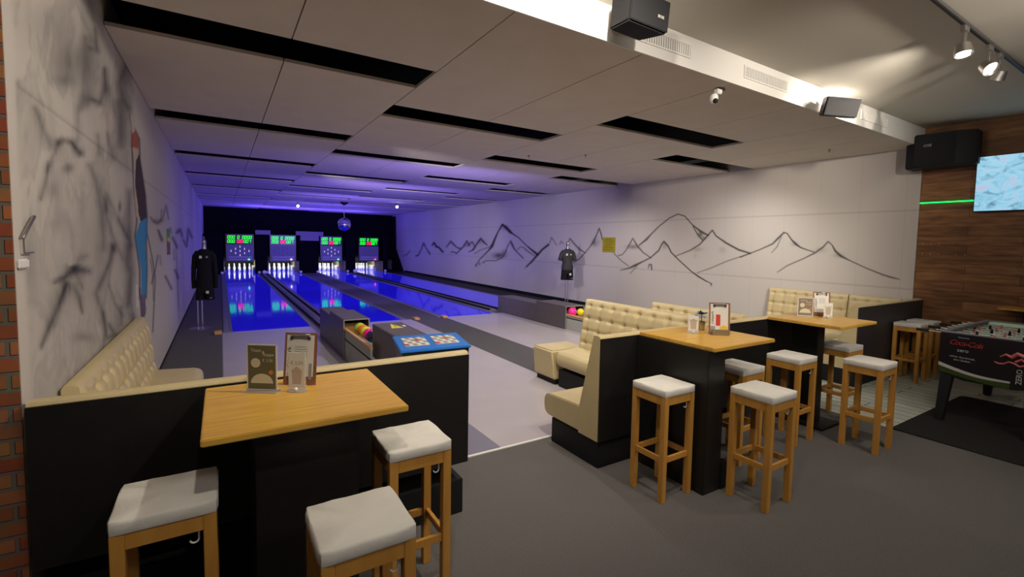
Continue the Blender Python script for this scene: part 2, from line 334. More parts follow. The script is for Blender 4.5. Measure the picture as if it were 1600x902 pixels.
def px_steps(X, y0, y1, step):           # y positions whose spacing looks even from the seats
    ys = [y0]
    while ys[-1] < y1:
        y = ys[-1]; a = project(np.array([X]), np.array([y]), np.array([1.7]))[0][0]; b = project(np.array([X]), np.array([y+.01]), np.array([1.7]))[0][0]
        ys.append(y+min(.12, max(.004, step*.01/max(abs(a-b), 1e-6))))
    ys[-1] = y1; return np.array(ys)
A = lambda x, y: (600+x/8, 330+y/8); B = lambda x, y: (760+x/8, 330+y/8); Cc = lambda x, y: (940+x/6.154, 320+y/6.154); D = lambda x, y: (1160+x/5.714, 340+y/5.714)
SR = [
 (A, 1.4, .6, [(240,560),(290,540),(325,500)]),
 (A, 1.3, .75, [(400,560,1.8),(430,550,1.8),(465,480),(495,400,2),(530,470),(565,520,2),(575,545)]),
 (A, 2.2, .9, [(600,430,1.5),(625,395,2.2),(655,445,2.6),(680,450,2),(735,510,2.2)]),
 (A, 1.3, .7, [(780,450),(835,380,2.4),(870,415,2.4),(910,455,1.6),(960,472,2.4),(990,450,2),(1015,410,2.4),(1038,372,2),(1060,425,2.6),(1085,395,2),(1105,385,1.6),(1135,445,1.6),(1100,490)]),
 (A, 1.3, .7, [(840,515),(870,508),(905,530,1.8),(960,480)]),
 (A, 1.3, .75, [(1060,510),(1120,485),(1160,410,2.2),(1210,345,2.6),(1250,390,2.2),(1290,425)]),
 (A, 1.1, .55, [(1130,535),(1200,490),(1310,452),(1370,400)]),
 (A, 1.4, .9, [(1140,690,1),(1200,600,1),(1300,500,1.4),(1350,440,3.2),(1385,350,2.4),(1430,250,1.5),(1480,170,2.2)]),
 (B, 3, .95, [(200,168,2),(240,200,4),(300,262,3.6),(330,285,1.6),(400,330,1.1),(500,430,1.1),(590,505,2.4),(640,545,3)]),
 (A, 1.2, .65, [(1140,685),(1280,620),(1400,620),(1480,580),(1530,500)]),
 (B, 1.3, .75, [(240,500),(270,430),(305,370,1.2),(320,415,2.8),(345,465,2),(370,500),(460,590)]),
 (B, 1.2, .55, [(380,490),(420,450),(460,450),(500,490,2),(600,560)]),
 (B, 3, .9, [(480,710,1.4),(560,640,2.2),(640,545,2.6),(700,480,2.4),(775,420,2.6)]),
 (B, 1, .55, [(790,400),(815,330,1.4),(880,430)]), (B, 1, .6, [(915,420),(935,375),(960,410)]),
 (B, 1.4, .65, [(1020,400,1),(1045,340,1.4),(1090,400,2),(1160,475,2.2),(1230,520,1.6)]),
 (B, 1.2, .75, [(1080,650),(1160,600),(1230,525),(1300,440),(1345,370,2.2),(1380,290,1.4),(1410,215,1.4),(1435,290,1.6),(1450,360,1.2)]),
 (Cc, 1.1, .65, [(120,470),(190,540),(260,590)]),
 (Cc, 1.2, .7, [(160,490),(200,480),(240,430),(270,380,1.6),(300,322,1.2),(345,400,2),(400,460,1.4),(475,512)]),
 (Cc, 1.3, .8, [(360,390,1.2),(430,335,2.4),(480,280,1.4),(550,210),(650,130),(735,90),(800,110),(870,190),(950,255,2.4),(1025,295,2)]),
 (Cc, 1.3, .8, [(880,210),(925,290),(975,345)]),
 (Cc, 1.3, .85, [(180,630,.8),(260,612,1.4),(320,585,2.6),(400,545,1.4),(470,510),(550,440,1.6),(575,385,1.4),(600,355,1.8),(640,400,1.6),(670,460,1.4),(740,530),(860,640),(930,690,1.8),(1000,732,1.4),(1060,760,.8)]),
 (Cc, 1, .6, [(275,662),(340,590)]),
 (Cc, 1.3, .8, [(710,495,.9),(850,440),(940,385,1.6),(1000,320,1.6),(1065,245,1.6),(1100,300,1.6),(1200,370,2.2),(1320,435,2.2),(1430,468,2)]),
 (Cc, 1.1, .7, [(920,655,.8),(1050,610),(1200,545),(1430,468)]),
 (D, 1.2, .85, [(-20,355),(70,320),(160,285),(270,235,1.6),(320,185,2.2),(370,135,1.7),(400,142,1.2),(440,200,1.6),(480,240,2.6),(520,268,1.6),(580,290),(640,308)]),
 (D, .9, .6, [(260,315),(310,260,1.4),(350,170)]),
 (D, 1.2, .8, [(310,490,.8),(400,430),(550,365),(650,315,1.8),(720,265,1.8),(765,215,1.4),(800,245,1.2),(830,300,2.6),(880,345,2.8),(960,385,1.3),(1100,450),(1250,510,1.6),(1330,535,1.8),(1405,553,.9)]),
 (Cc, 1.6, .7, [(448,610,1),(458,575,1.6),(478,578,2),(482,625,1.6)]),
]
MR = [(A, 8, 1440, 555, 85, 35, .75), (A, 8, 1500, 520, 30, 40, .5), (B, 8, 150, 560, 60, 40, .3), (B, 8, 1350, 400, 35, 45, .6), (B, 8, 1400, 380, 30, 60, .2), (Cc, 6.154, 300, 405, 60, 22, .6),
      (Cc, 6.154, 950, 285, 28, 30, .75), (Cc, 6.154, 985, 320, 25, 14, .6), (Cc, 6.154, 605, 395, 28, 30, .35), (Cc, 6.154, 920, 430, 55, 22, .3), (Cc, 6.154, 900, 490, 20, 25, .15),
      (Cc, 6.154, 1160, 435, 40, 32, .2), (D, 5.714, 700, 290, 50, 25, .25), (D, 5.714, 860, 340, 50, 20, .35), (D, 5.714, 460, 235, 30, 22, .3), (A, 8, 1040, 430, 50, 25, .35), (A, 8, 1215, 385, 50, 30, .3), (A, 8, 1490, 215, 40, 35, .3)]
rs = np.random.RandomState(3)
def seams(Y, Z, ink, zs, pitch, y0):
    for z in zs: ink[:] = 1-(1-ink)*(1-.28*np.exp(-((Z-z)/.010)**2))
    yy = np.abs((Y-y0+pitch/2) % pitch-pitch/2); ink[:] = 1-(1-ink)*(1-.07*np.exp(-(yy/.008)**2))
def right_col(px, py, Y, Z):
    ink = np.zeros(px.shape); seams(Y, Z, ink, (1.2, 2.425), .635, 3.70)
    ink_smudge(px, py, MR, ink); ink_strokes(px, py, SR, ink)
    base = WALLCOL*(1+.03*np.sin(Y*1.7+np.sin(Z*2))[..., None])
    return base*(1-ink[..., None])+INK*ink[..., None]
E1 = lambda x, y: (20+x/3.341, y/3.341); G = lambda x, y: (20+x/3.005, 260+y/3.005); H3 = lambda x, y: (195+x/2.655, 180+y/2.655); K4 = lambda x, y: (235+x/5.311, 300+y/5.311)
SL = [
 (E1, 6, .38, [(110,570,3),(160,690,6),(200,770,8)]), (E1, 5, .72, [(235,755,5),(265,738,5),(310,745,5),(355,800,5)]), (E1, 4, .55, [(240,750,5),(215,815,4),(180,895,3)]),
 (E1, 4, .45, [(490,700,2),(520,825,5)]), (E1, 5, .22, [(335,560),(345,720)]), (E1, 3, .4, [(440,710),(450,800)]), (E1, 3.5, .5, [(430,150,2),(436,260,5),(395,250,2)]), (E1, 5, .6, [(478,360,3),(480,470,7),(455,545,5),(410,520,3)]),
 (E1, 5, .45, [(590,350),(560,430),(575,520),(600,560)]), (E1, 6, .35, [(545,540),(555,640),(565,760)]), (E1, 2.5, .35, [(20,430),(22,900)]),
 (E1, 5, .3, [(380,200),(375,380),(360,560)]),
 (G, 4, .5, [(172,0,5),(150,80,4),(132,155,3)]), (G, 4, .45, [(360,0),(385,60),(400,120),(415,200),(425,300),(425,390)]), (G, 3, .32, [(430,150),(450,260),(480,350),(520,430)]),
 (G, 3, .4, [(440,130),(445,210)]), (G, 3, .3, [(450,150),(490,230),(540,330)]),
 (G, 6, .8, [(190,540,2),(240,520,5),(290,488,9),(325,492,6),(358,492,4)]), (G, 3, .5, [(290,490,5),(325,575,2)]), (G, 5, .75, [(247,555,7),(215,640,6),(165,760,5),(130,850,3)]),
 (G, 4, .6, [(285,570,7),(310,620,5),(325,690,2)]), (G, 3, .5, [(470,380,4),(455,450,3),(430,520),(390,600,4),(420,680),(435,760),(420,855)]), (G, 5, .45, [(545,380),(540,460),(560,500),(550,640)]),
 (G, 4, .4, [(500,250),(560,370)]), (G, 4, .45, [(545,120),(552,300),(560,470),(552,600),(570,720)]), (G, 2.5, .4, [(510,660),(512,740)]), (G, 3, .5, [(425,690),(440,800),(480,790),(450,740)]),
 (G, 3, .35, [(350,420),(310,440),(300,470)]), (G, 2, .3, [(455,560),(480,640),(520,700)]),
 (K4, 1.5, .5, [(0,210),(30,245,2.5),(60,262,2.5),(100,225),(125,130),(130,110),(150,225)]), (K4, 2, .65, [(65,320),(95,400,3)]), (K4, 2, .6, [(220,340),(245,310),(265,370)]), (K4, 2.5, .6, [(185,380),(220,460)]),
 (K4, 2, .6, [(275,400),(300,455),(315,310,2.5),(345,380)]), (K4, 1.6, .5, [(60,530),(40,650),(10,760)]), (K4, 1, .45, [(0,560),(20,700),(25,900)]), (K4, 2, .6, [(125,700),(175,805)]), (K4, 2.2, .6, [(205,650),(230,715)]),
 (K4, 2, .45, [(165,300),(170,340)]), (K4, 1.5, .4, [(95,150),(85,235)]), (K4, 2, .3, [(195,480),(200,560)]), (K4, 2, .3, [(80,530),(85,600)]),
 (H3, 1.2, .75, [(22,0),(30,60),(28,130)]), (H3, 1.2, .6, [(95,500),(115,600),(126,680),(116,900)]), (H3, 2, .6, [(60,720),(75,850),(85,800),(60,760)]), (H3, 1.6, .7, [(30,130),(38,300),(50,440),(42,500),(62,640),(62,760)]),
 (H3, 1.6, .7, [(40,55),(60,100),(62,180),(85,330),(92,420),(88,540),(92,640),(88,760)]),
]
ML = [(E1, 3.341, 300, 330, 110, 130, .38), (E1, 3.341, 400, 330, 35, 210, .3), (E1, 3.341, 270, 420, 60, 35, .3), (E1, 3.341, 380, 520, 35, 45, .42), (E1, 3.341, 180, 140, 150, 130, .2),
      (E1, 3.341, 570, 560, 40, 260, .32), (E1, 3.341, 300, 880, 30, 22, .35), (G, 3.005, 185, 120, 35, 45, .28), (G, 3.005, 255, 25, 25, 20, .3), (G, 3.005, 505, 190, 9, 28, .55), (G, 3.005, 475, 385, 14, 24, .6),
      (G, 3.005, 290, 490, 24, 18, .85), (G, 3.005, 330, 800, 60, 22, .25), (G, 3.005, 400, 500, 160, 300, .08), (G, 3.005, 545, 430, 30, 280, .22), (G, 3.005, 90, 500, 40, 300, .12), (K4, 5.311, 60, 245, 50, 25, .35), (K4, 5.311, 235, 330, 25, 25, .3)]
FL = [((.42, .10, .05), H3, [(30,75),(45,60),(58,100),(56,140),(28,132)]), ((.62, .52, .38), H3, [(22,0),(30,0),(44,60),(30,80)]), ((.55, .45, .32), H3, [(30,135),(56,140),(58,170),(50,230),(40,200)]),
      ((.050, .028, .022), H3, [(46,190),(60,160),(84,330),(90,425),(66,445),(50,380),(42,300)]), ((.55, .48, .36), H3, [(34,200),(44,300),(55,380),(56,430),(46,420),(40,340)]),
      ((.045, .27, .58), H3, [(90,425),(62,445),(44,500),(52,560),(68,640),(68,745),(88,760),(92,620),(84,545),(97,500)]), ((.62, .60, .58), H3, [(45,700),(58,710),(60,800),(48,800)]), ((.16, .12, .20), H3, [(62,745),(86,745),(86,830),(66,850)])]
def vnoise(x, y, seed):
    r = np.random.RandomState(seed).rand(64, 64); xi = np.floor(x).astype(int); yi = np.floor(y).astype(int); fx = x-xi; fy = y-yi
    fx = fx*fx*(3-2*fx); fy = fy*fy*(3-2*fy); g = lambda a, b: r[a % 64, b % 64]
    return (g(xi, yi)*(1-fx)+g(xi+1, yi)*fx)*(1-fy)+(g(xi, yi+1)*(1-fx)+g(xi+1, yi+1)*fx)*fy
def fbm(x, y, seed, o=4):
    v = 0; a = .5
    for k in range(o): v = v+a*vnoise(x*2**k, y*2**k, seed+k); a *= .5
    return v/(1-.5**o)
def left_col(px, py, Y, Z):
    ink = np.zeros(px.shape); wx = fbm(px/40, py/90, 5)*40; wy = fbm(px/40+9, py/90, 15)*60
    n1 = fbm((px+wx)/30, (py+wy)/110, 25, 5); n2 = fbm((px+wx*.5)/14, (py+wy)/60, 35, 4); ridge = 1-np.abs(2*n1-1)
    edge = 1/(1+np.exp((px-(206+.012*py))*.9)); front = 1/(1+np.exp(-(Y-2.93)*60))
    tex = np.clip(.08+.75*np.clip(n1-.42, 0, 1)+.5*np.clip(n2-.5, 0, 1)+.35*np.clip(ridge-.86, 0, 1)*3, 0, .8)
    ink += edge*tex
    seams(Y, Z, ink, (2.42,), 2.2, 4.9); ink_smudge(px+wx*.15-3, py+wy*.15-4, ML, ink, 1.3)
    st = np.zeros(px.shape); ink_strokes(px+wx*.12-2.4, py+wy*.12-3.6, [q for q in SL if q[0] in (E1, G)], st, 1.35, 1.1, 1.35)
    st *= np.clip(.45+1.1*n2, 0, 1.15); st = np.clip(st, 0, .95); ink = 1-(1-ink)*(1-st)
    ink_strokes(px, py, [q for q in SL if q[0] in (K4, H3)], ink, .95, 1.2, 1.8)
    ink *= front
    col = WALLCOL*(1-ink[..., None])+INK*ink[..., None]
    for c, tr, poly in FL:
        k = in_poly(px, py, [tr(*p) for p in poly]); col[k] = np.array(c)*(1-.35*np.clip(ink[k], 0, 1))[:, None]
    return col
painted_wall('wall_right', XR, px_steps(XR, YB, YE, .75), np.concatenate([np.linspace(0, 1.0, 12, endpoint=False), np.arange(1.0, 2.75, .013), np.linspace(2.76, ZC+.3, 6)]), right_col, M['wallr'], .2)
painted_wall('wall_left', XL, px_steps(XL, 2.81, YE, .45), np.arange(0, ZC+.32, .016), left_col, M['walll'], -.2)
# ------------------------------------------------------------------ the rest of the shell
f = MB()
f.box(-3.2, XR+.2, -3.2, YE+.2, -.2, 0, 0)
f.box(.0, 1.52, 3.49, 10.5, 0, .005, 1); f.box(2.02, 3.63, 3.49, 10.5, 0, .005, 1); f.box(4.44, 5.73, 5.6, 10.5, 0, .005, 1); f.box(5.73, 8.0, 5.6, 10.5, 0, .005, 1)
f.box(XL, 0, 2.9, 27.4, 0, .004, 2); f.box(3.63, 4.44, 3.49, 27.4, 0, .004, 2); f.box(1.52, 2.02, 3.49, 10.5, 0, .004, 3); f.box(8.0, XR, 5.6, 10.5, 0, .004, 2); f.box(7.93, XR, 10.5, 29.5, 0, .006, 6)
f.box(5.64, XR, -3.2, 5.6, 0, .003, 4)
f.box(XL, 4.9, 3.465, 3.49, 0, .008, 5)
f.box(-.012, .0, 3.49, 10.5, 0, .006, 3)
struct(f.build('floor', [M['carpet'], M['approach'], M['darkcarpet'], M['laneedge'], M['vinyl'], M['strip'], M['black']]))
# low ceiling: staggered panels with open slots, void above
rows = [(XL, 1.737), (1.737, 4.225), (4.225, 6.69), (6.69, XR)]; offs = [4.33, 5.65, 4.35, 5.63]; PT, SW = 3.334, .576; g = .005
cl = MB()
for (x0, x1), y0 in zip(rows, offs):
    halves = [(x0, (x0+x1)/2), ((x0+x1)/2, x1)] if x1-x0 > 2 else [(x0, x1)]
    segs = []; y = YB+.02; k = 0
    while y < YE:
        s0 = y0+PT*k; e = min(s0, YE)
        if e-y > 0: segs.append((y, e))
        y = s0+SW; k += 1
    for a, b in segs:
        for h0, h1 in halves:
            cl.box(h0+g, h1-g, a, b, ZC, ZC+.03, 0)
cl.box(XL-.2, XR+.2, YB+.03, YE+.2, ZC+.42, ZC+.5, 1)
cl.box(XL-.2, XR+.2, YB+.03, YB+.05, ZC+.03, ZC+.42, 1)
struct(cl.build('ceiling', [M['ceil'], M['blackwall']]))
up = MB(); up.box(-3.2, XR+.2, -3.2, YB, ZU, ZU+.15, 0); struct(up.build('ceiling', M['ceilup']))
bk = MB(); bk.box(-3.2, XR, YB-.004, YB+.016, ZC-.004, ZU, 0); struct(bk.build('trim_1', M['white']))
wb = MB(); wb.box(XL-.2, XR+.2, YE, YE+.2, 0, ZC+.4); struct(wb.build('wall_back', M['blackwall']))
bw = MB(); bw.box(-3.2, XL-.002, 2.80, 3.0, 0, ZU); struct(bw.build('wall_brick', M['brick']))
ww = MB(); ww.box(XR, XR+.2, -3.2, 2.885, 0, ZU); struct(ww.build('wall_wood', M['planks']))
w2 = MB(); w2.box(-3.4, XR+.2, -3.4, -3.2, 0, ZU); struct(w2.build('wall_front', M['white']))
w3 = MB(); w3.box(-3.4, -3.2, -3.2, 3.0, 0, ZU); struct(w3.build('wall_side', M['white']))
bs = MB(); bs.box(XR-.02, XR-.001, 5.1, 27.2, 0, .10, 0); bs.prism([(27.3, 0), (29.6, 0), (29.6, 3.3), (28.9, 3.3), (28.75, 1.3)], 'x', XR-.03, XR-.001, 0); struct(bs.build('baseboard_right', M['black']))
bs = MB(); bs.box(XL+.001, XL+.012, 6.05, 27.2, 0, .03, 0); struct(bs.build('baseboard_left', M['black']))
# ------------------------------------------------------------------ lanes and their far ends
LX = [(.16, 1.50), (2.06, 3.40), (4.44, 5.74), (6.36, 7.80)]
lane_lab = ['glossy blue bowling lane at far left, beside the left mural wall', 'glossy blue bowling lane second from left, right of the first ball return', 'glossy blue bowling lane third from left, right of the dark walkway', 'glossy blue bowling lane along the right mural wall, mostly behind the ball box']
nums = ['leftmost lane', 'second lane from left', 'third lane from left', 'rightmost lane']
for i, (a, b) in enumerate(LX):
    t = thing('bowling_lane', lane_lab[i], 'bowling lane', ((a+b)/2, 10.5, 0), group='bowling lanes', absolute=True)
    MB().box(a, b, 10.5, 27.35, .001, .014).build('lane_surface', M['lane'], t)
    e = MB()
    for x0, x1 in ((a-.15, a), (b, b+.12)):
        e.box(x0, x1, 10.45, 27.35, .001, .010, 0)
        e.box(x0+.01, x0+.03, 10.6, 27.35, .010, .020, 0); e.box(x1-.03, x1-.01, 10.6, 27.35, .010, .020, 0)
    e.build('gutter', M['laneedge'], t)
for i, (x0, x1, y0, lab) in enumerate(((1.64, 1.90, 9.35, 'grooved grey ball return track between the two left lanes'), (5.88, 6.19, 10.9, 'grooved grey ball return track between the two right lanes'))):
    t = thing('ball_track', lab, 'ball return track', ((x0+x1)/2, y0, 0), absolute=True)
    b = MB(); b.box(x0, x1, y0, 26.6, .001, .03); b.build('track_bed', M['track'], t)
    for x in (x0+.015, x1-.015): MB().box(x-.015, x+.015, y0, 26.6, .03, .075).build('side_rail', M['black'], t, bevel=.004)
    MB().box((x0+x1)/2-.01, (x0+x1)/2+.01, y0, 26.6, .03, .045).build('centre_ridge', M['laneedge'], t)
# pin and ball
pin_prof = [(.030, 0), (.034, .01), (.050, .07), (.058, .13), (.052, .19), (.034, .25), (.026, .29), (.027, .31), (.034, .345), (.034, .37), (.024, .395), (.002, .405)]
pin0 = MB().lathe(pin_prof, 14).build('bowling_pin', M['pin'], smooth=True)
first = True
for i, (a, b) in enumerate(LX):
    cx = (a+b)/2; d = .236
    for (u, v) in ((0, -2), (-1, -1), (1, -1), (-2, 0), (0, 0), (2, 0), (-1, 1), (1, 1), (0, 2)):
        o = pin0 if first else pin0.copy()
        if not first: C.objects.link(o)
        first = False; o.location = (cx+u*d, 30.0+v*d*.9, .014); o.rotation_euler = (0, 0, 0)
        tag(o, 'white pin of the nine standing at the end of the %s' % nums[i], 'bowling pin', 'nine pins of the %s' % nums[i])
SEG = {'0': 'abcdef', '7': 'abc', '8': 'abcdefg', '1': 'bc'}
def digit(mb, ch, x, z, h, y):
    w_, t_ = h*.52, h*.13; sl = .12
    S = {'a': (0, h, w_, h), 'd': (0, 0, w_, 0), 'g': (0, h/2, w_, h/2), 'f': (0, h/2, 0, h), 'e': (0, 0, 0, h/2), 'b': (w_, h/2, w_, h), 'c': (w_, 0, w_, h/2)}
    for s in SEG[ch]:
        x0, z0, x1, z1 = S[s]; mb.bar((x+x0+z0*sl, y, z+z0), (x+x1+z1*sl, y, z+z1), t_, t_)
stat = ['stat_green', 'stat_yellow', 'stat_green', 'stat_red']; YF = 27.45
for i, (a, b) in enumerate(LX):
    cx = (a+b)/2+(-.03 if i < 2 else -.05); lit = i in (0, 2); half = .60 if i < 2 else .56
    t = thing('score_display', 'scoring panel with green and red digits over the %s, %s' % (nums[i], 'pin lamps lit' if lit else 'lamps dark'), 'scoreboard', (cx, YF, .62), group='scoring panels above the pins', absolute=True)
    MB().box(cx-half, cx+half, YF, YF+.12, .62, 1.98).build('housing', M['sboard'], t, bevel=.01)
    MB().box(cx-half+.03, cx+half-.03, YF-.008, YF, .66, 1.46).build('lamp_panel', M['slower'], t)
    k = half/.6
    for row, zz in (('000 0 0000', 1.76), ('000    007', 1.56)):
        d1 = MB(); x = cx-.52*k
        for ch in row:
            if ch != ' ': digit(d1, ch, x, zz, .135, YF-.014)
            x += (.112 if ch != ' ' else .09)*k*.98
        d1.build('green_digits', M['green_led'], t)
    d2 = MB(); digit(d2, '0', cx-.11, 1.555, .15, YF-.016); digit(d2, '0', cx+.02, 1.555, .15, YF-.016); d2.build('red_digits', M['red_led'], t)
    dd = .19*k
    for (u, v) in ((0, 2), (-1, 1), (1, 1), (-2, 0), (0, 0), (2, 0), (-1, -1), (1, -1), (0, -2)):
        MB().lathe([(.012, -.05), (.028, -.02), (.012, .02), (.018, .045), (.004, .06)], 8, (cx+u*dd, YF-.012, 1.15+v*.105)).build('pin_lamp', M['lamp_on' if lit else 'lamp_off'], t)
    MB().box(cx-.48*k, cx+.5*k, YF-.014, YF-.006, .70, .76).box(cx-.48*k, cx+.5*k, YF-.014, YF-.006, .82, .88).build('button_strip', M['sline'], t)
    MB().sphere((cx+.37*k, YF-.03, .73), .04, 8).build('status_lamp', M[stat[i]], t)
    p = thing('pin_pit', 'open pin pit with olive side cheeks at the end of the %s' % nums[i], 'pinsetter', (cx, YF+.1, 0), group='pin pits', absolute=True)
    cx = (a+b)/2
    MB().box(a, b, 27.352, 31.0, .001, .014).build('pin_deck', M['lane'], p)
    MB().box(b+.02, b+.06, YF+.15, 31.0, .0, .62).box(a-.06, a-.02, YF+.15, 31.0, .0, .62).build('side_cheek', M['kick'], p)
    MB().prism([(28.9, .015), (30.9, .015), (30.9, .30), (29.3, .30), (28.9, .16)], 'x', b-.09, b+.019).build('bumper', M['pin'], p, bevel=.01)
    MB().prism([(28.9, .015), (30.9, .015), (30.9, .2), (29.3, .2), (28.9, .12)], 'x', a-.019, a+.01).build('bumper', M['pin'], p, bevel=.01)
    MB().box(a-.06, b+.06, 31.0, 31.05, 0, .62).build('back_curtain', M['black'], p)
    for x in (a-.13, b+.10): MB().sphere((x, 27.25, .08), .07, 10).build('corner_knob', M['pin'], p, smooth=True)
fs = MB(); fs.box(XL, XR, 29.55, 29.65, .62, ZC+.1)
for x0, x1 in ((XL, .13-.03), (1.44, 2.0), (3.46, 4.39), (5.8, 6.3), (7.86, 8.1)): fs.box(x0, x1, YF+.02, YF+.1, 0, 1.98)
struct(fs.build('trim_2', M['blackwall']))
tag(MB().box(1.46, 2.13, YF-.12, YF+.1, 1.985, 2.20).build('fascia_box', M['greybox'], bevel=.01), 'small grey box above the gap between the first two scoring panels', 'cover box')
tag(MB().box(3.30, 4.62, YF-.12, YF+.1, 1.99, 2.20).box(3.50, 4.40, YF-.12, YF+.1, 1.72, 1.99).build('fascia_box', M['greybox'], bevel=.01), 'T-shaped grey box between the second and third scoring panels', 'cover box')
def ball(x, y, z, m, label, group=None, r=.08, parent=None):
    o = MB().sphere((0, 0, 0), r, 12).build('bowling_ball', m, smooth=True); o.location = (x, y, z); tag(o, label, 'bowling ball', group); return o
ball(1.77, 26.45, .141, M['pin'], 'white ball at the far end of the track between the two left lanes', r=.094)
ball(6.04, 26.45, .141, M['pin'], 'white ball at the far end of the track between the two right lanes', r=.094)
# ------------------------------------------------------------------ ball returns
BC = {n: mat('ball_'+n, c, .15, spec=.6, coat=.3) for n, c in dict(lime=(.50, .62, .02), orange=(.80, .20, .01), yellow=(.75, .68, .01), pink=(.85, .02, .30), navy=(.02, .02, .09), amber=(.75, .30, .01)).items()}
t = thing('ball_return', 'long dark ball return between the two left lanes, with open tray of balls', 'ball return', (1.7, 7.35, 0), absolute=True)
def open_box(x0, x1, y0, y1, z1, mi=0):
    b = MB(); th = .018
    b.box(x0, x0+th, y0, y1, 0, z1); b.box(x1-th, x1, y0, y1, 0, z1); b.box(x0+th, x1-th, y0, y1, z1-th, z1); b.box(x0+th, x1-th, y1-.02, y1, 0, z1-th); return b
def rim(x0, x1, y, z0, z1, w_=.014):
    return MB().box(x0, x0+w_, y-.004, y+.004, z0, z1).box(x1-w_, x1, y-.004, y+.004, z0, z1).box(x0+w_, x1-w_, y-.004, y+.004, z1-w_, z1)
open_box(1.51, 1.89, 7.35, 8.40, .60).build('rear_housing', M['box'], t, bevel=.003)
rim(1.51, 1.89, 7.346, 0, .60).build('housing_rim', M['boxedge'], t)
MB().box(1.51, 1.89, 8.40, 9.35, 0, .535).build('tunnel_housing', M['box'], t, bevel=.004)
MB().box(1.53, 1.545, 5.9, 7.5, .0, .44).box(1.855, 1.87, 5.9, 7.5, 0, .44).box(1.53, 1.87, 5.9, 7.5, .30, .32).build('tray_panel', M['boxpanel'], t)
MB().box(1.515, 1.56, 5.9, 7.7, .44, .475).build('tray_rail', M['rail'], t, bevel=.004); MB().box(1.84, 1.885, 5.9, 7.7, .44, .475).build('tray_rail', M['rail'], t, bevel=.004)
MB().box(1.55, 1.85, 7.62, 7.66, .30, .50).build('tray_rail', M['rail'], t, bevel=.004)
open_box(1.61, 1.98, 5.0, 6.12, .72).build('front_housing', M['box'], t, bevel=.003)
rim(1.61, 1.98, 4.996, 0, .72).build('housing_rim', M['boxedge'], t)
wt = MB().prism([(-.09, -.17), (.06, -.17), (-.015, .14)], 'z', 0, .002).build('warning_sign', M['warn'], t, off=(0, 0, 0)); wt.location = (.12, -1.48, .7205)
MB().prism([(-.025, -.10), (-.005, -.10), (-.015, .04)], 'z', .002, .003).build('warning_mark', M['ink'], wt)
MB().box(.085, .12, -.10, .0, 0, .0015).build('notice_strip', M['paper'], wt)
for n, y, lab in (('lime', 7.14, 'lime green ball furthest back in the left ball tray'), ('orange', 6.97, 'orange ball behind the yellow one in the left ball tray'), ('yellow', 6.80, 'yellow ball next to the pink one in the left ball tray'), ('pink', 6.63, 'shiny pink ball in the left ball tray'), ('navy', 6.46, 'dark navy ball at the near end of the left ball tray')):
    ball(1.70, y, .49, BC[n], lab, 'balls in the left tray', .084)
t = thing('ball_return', 'dark ball return beside the right wall, behind the beige bench', 'ball return', (6.2, 7.85, 0), absolute=True)
open_box(6.05, 6.55, 7.85, 8.95, .49).build('rear_housing', M['box'], t, bevel=.003); rim(6.05, 6.55, 7.846, 0, .49).build('housing_rim', M['boxedge'], t)
MB().box(6.29, 6.305, 7.85, 8.9, .32, .47).build('divider', M['boxedge'], t)
MB().box(6.05, 6.50, 8.95, 10.75, 0, .42).build('tunnel_housing', M['box'], t, bevel=.004)
MB().box(6.08, 6.095, 6.3, 8.0, .0, .30).box(6.50, 6.515, 6.3, 8.0, 0, .30).box(6.08, 6.51, 6.3, 8.0, .24, .26).build('tray_panel', M['boxpanel'], t)
MB().box(6.06, 6.10, 6.3, 8.1, .30, .335).build('tray_rail', M['rail'], t, bevel=.004); MB().box(6.49, 6.53, 6.3, 8.1, .30, .335).build('tray_rail', M['rail'], t, bevel=.004); MB().box(6.1, 6.49, 8.04, 8.08, .26, .36).build('tray_rail', M['rail'], t, bevel=.004)
ball(6.19, 7.80, .375, BC['pink'], 'pink ball at the mouth of the right ball return', 'balls in the right tray', .095)
ball(6.37, 7.75, .36, BC['yellow'], 'yellow ball between pink and orange at the right ball return', 'balls in the right tray', .08)
ball(6.26, 7.42, .36, BC['amber'], 'orange ball beside the bench at the right ball return', 'balls in the right tray', .085)
# orange foul-line blocks
for x, lab in ((-.07, 'orange block on the dark floor left of the leftmost lane'), (3.72, 'orange block right of the second lane at the walkway'), (4.40, 'orange block left of the third lane at the walkway')):
    o = MB().box(-.06, .06, -.10, .10, 0, .05).build('foul_line_block', M['rail'], bevel=.01); o.location = (x, 10.4, .004); tag(o, lab, 'floor block', 'orange foul line blocks')
# scoring console behind the left partition
t = thing('scoring_console', 'blue sloping control desk with two white button panels behind the left booth', 'control desk', (1.45, 3.8, 0), absolute=True)
MB().add([(1.13,3.50,.93),(1.70,3.45,.93),(1.80,3.97,.94),(1.23,4.04,.94),(1.13,3.50,.95),(1.70,3.45,.95),(1.80,3.97,.96),(1.23,4.04,.96)], [(0,3,2,1),(4,5,6,7),(0,1,5,4),(1,2,6,5),(2,3,7,6),(3,0,4,7)]).build('desk_top', M['blueplastic'], t, bevel=.005)
MB().add([(1.17,3.53,.80),(1.68,3.48,.80),(1.77,3.94,.80),(1.25,4.0,.80),(1.15,3.52,.93),(1.69,3.47,.93),(1.78,3.95,.94),(1.24,4.02,.94)], [(0,3,2,1),(4,5,6,7),(0,1,5,4),(1,2,6,5),(2,3,7,6),(3,0,4,7)]).build('desk_body', M['darkmetal'], t)
MB().box(1.38, 1.56, 3.65, 3.85, .005, .80).build('pedestal', M['darkmetal'], t, bevel=.005)
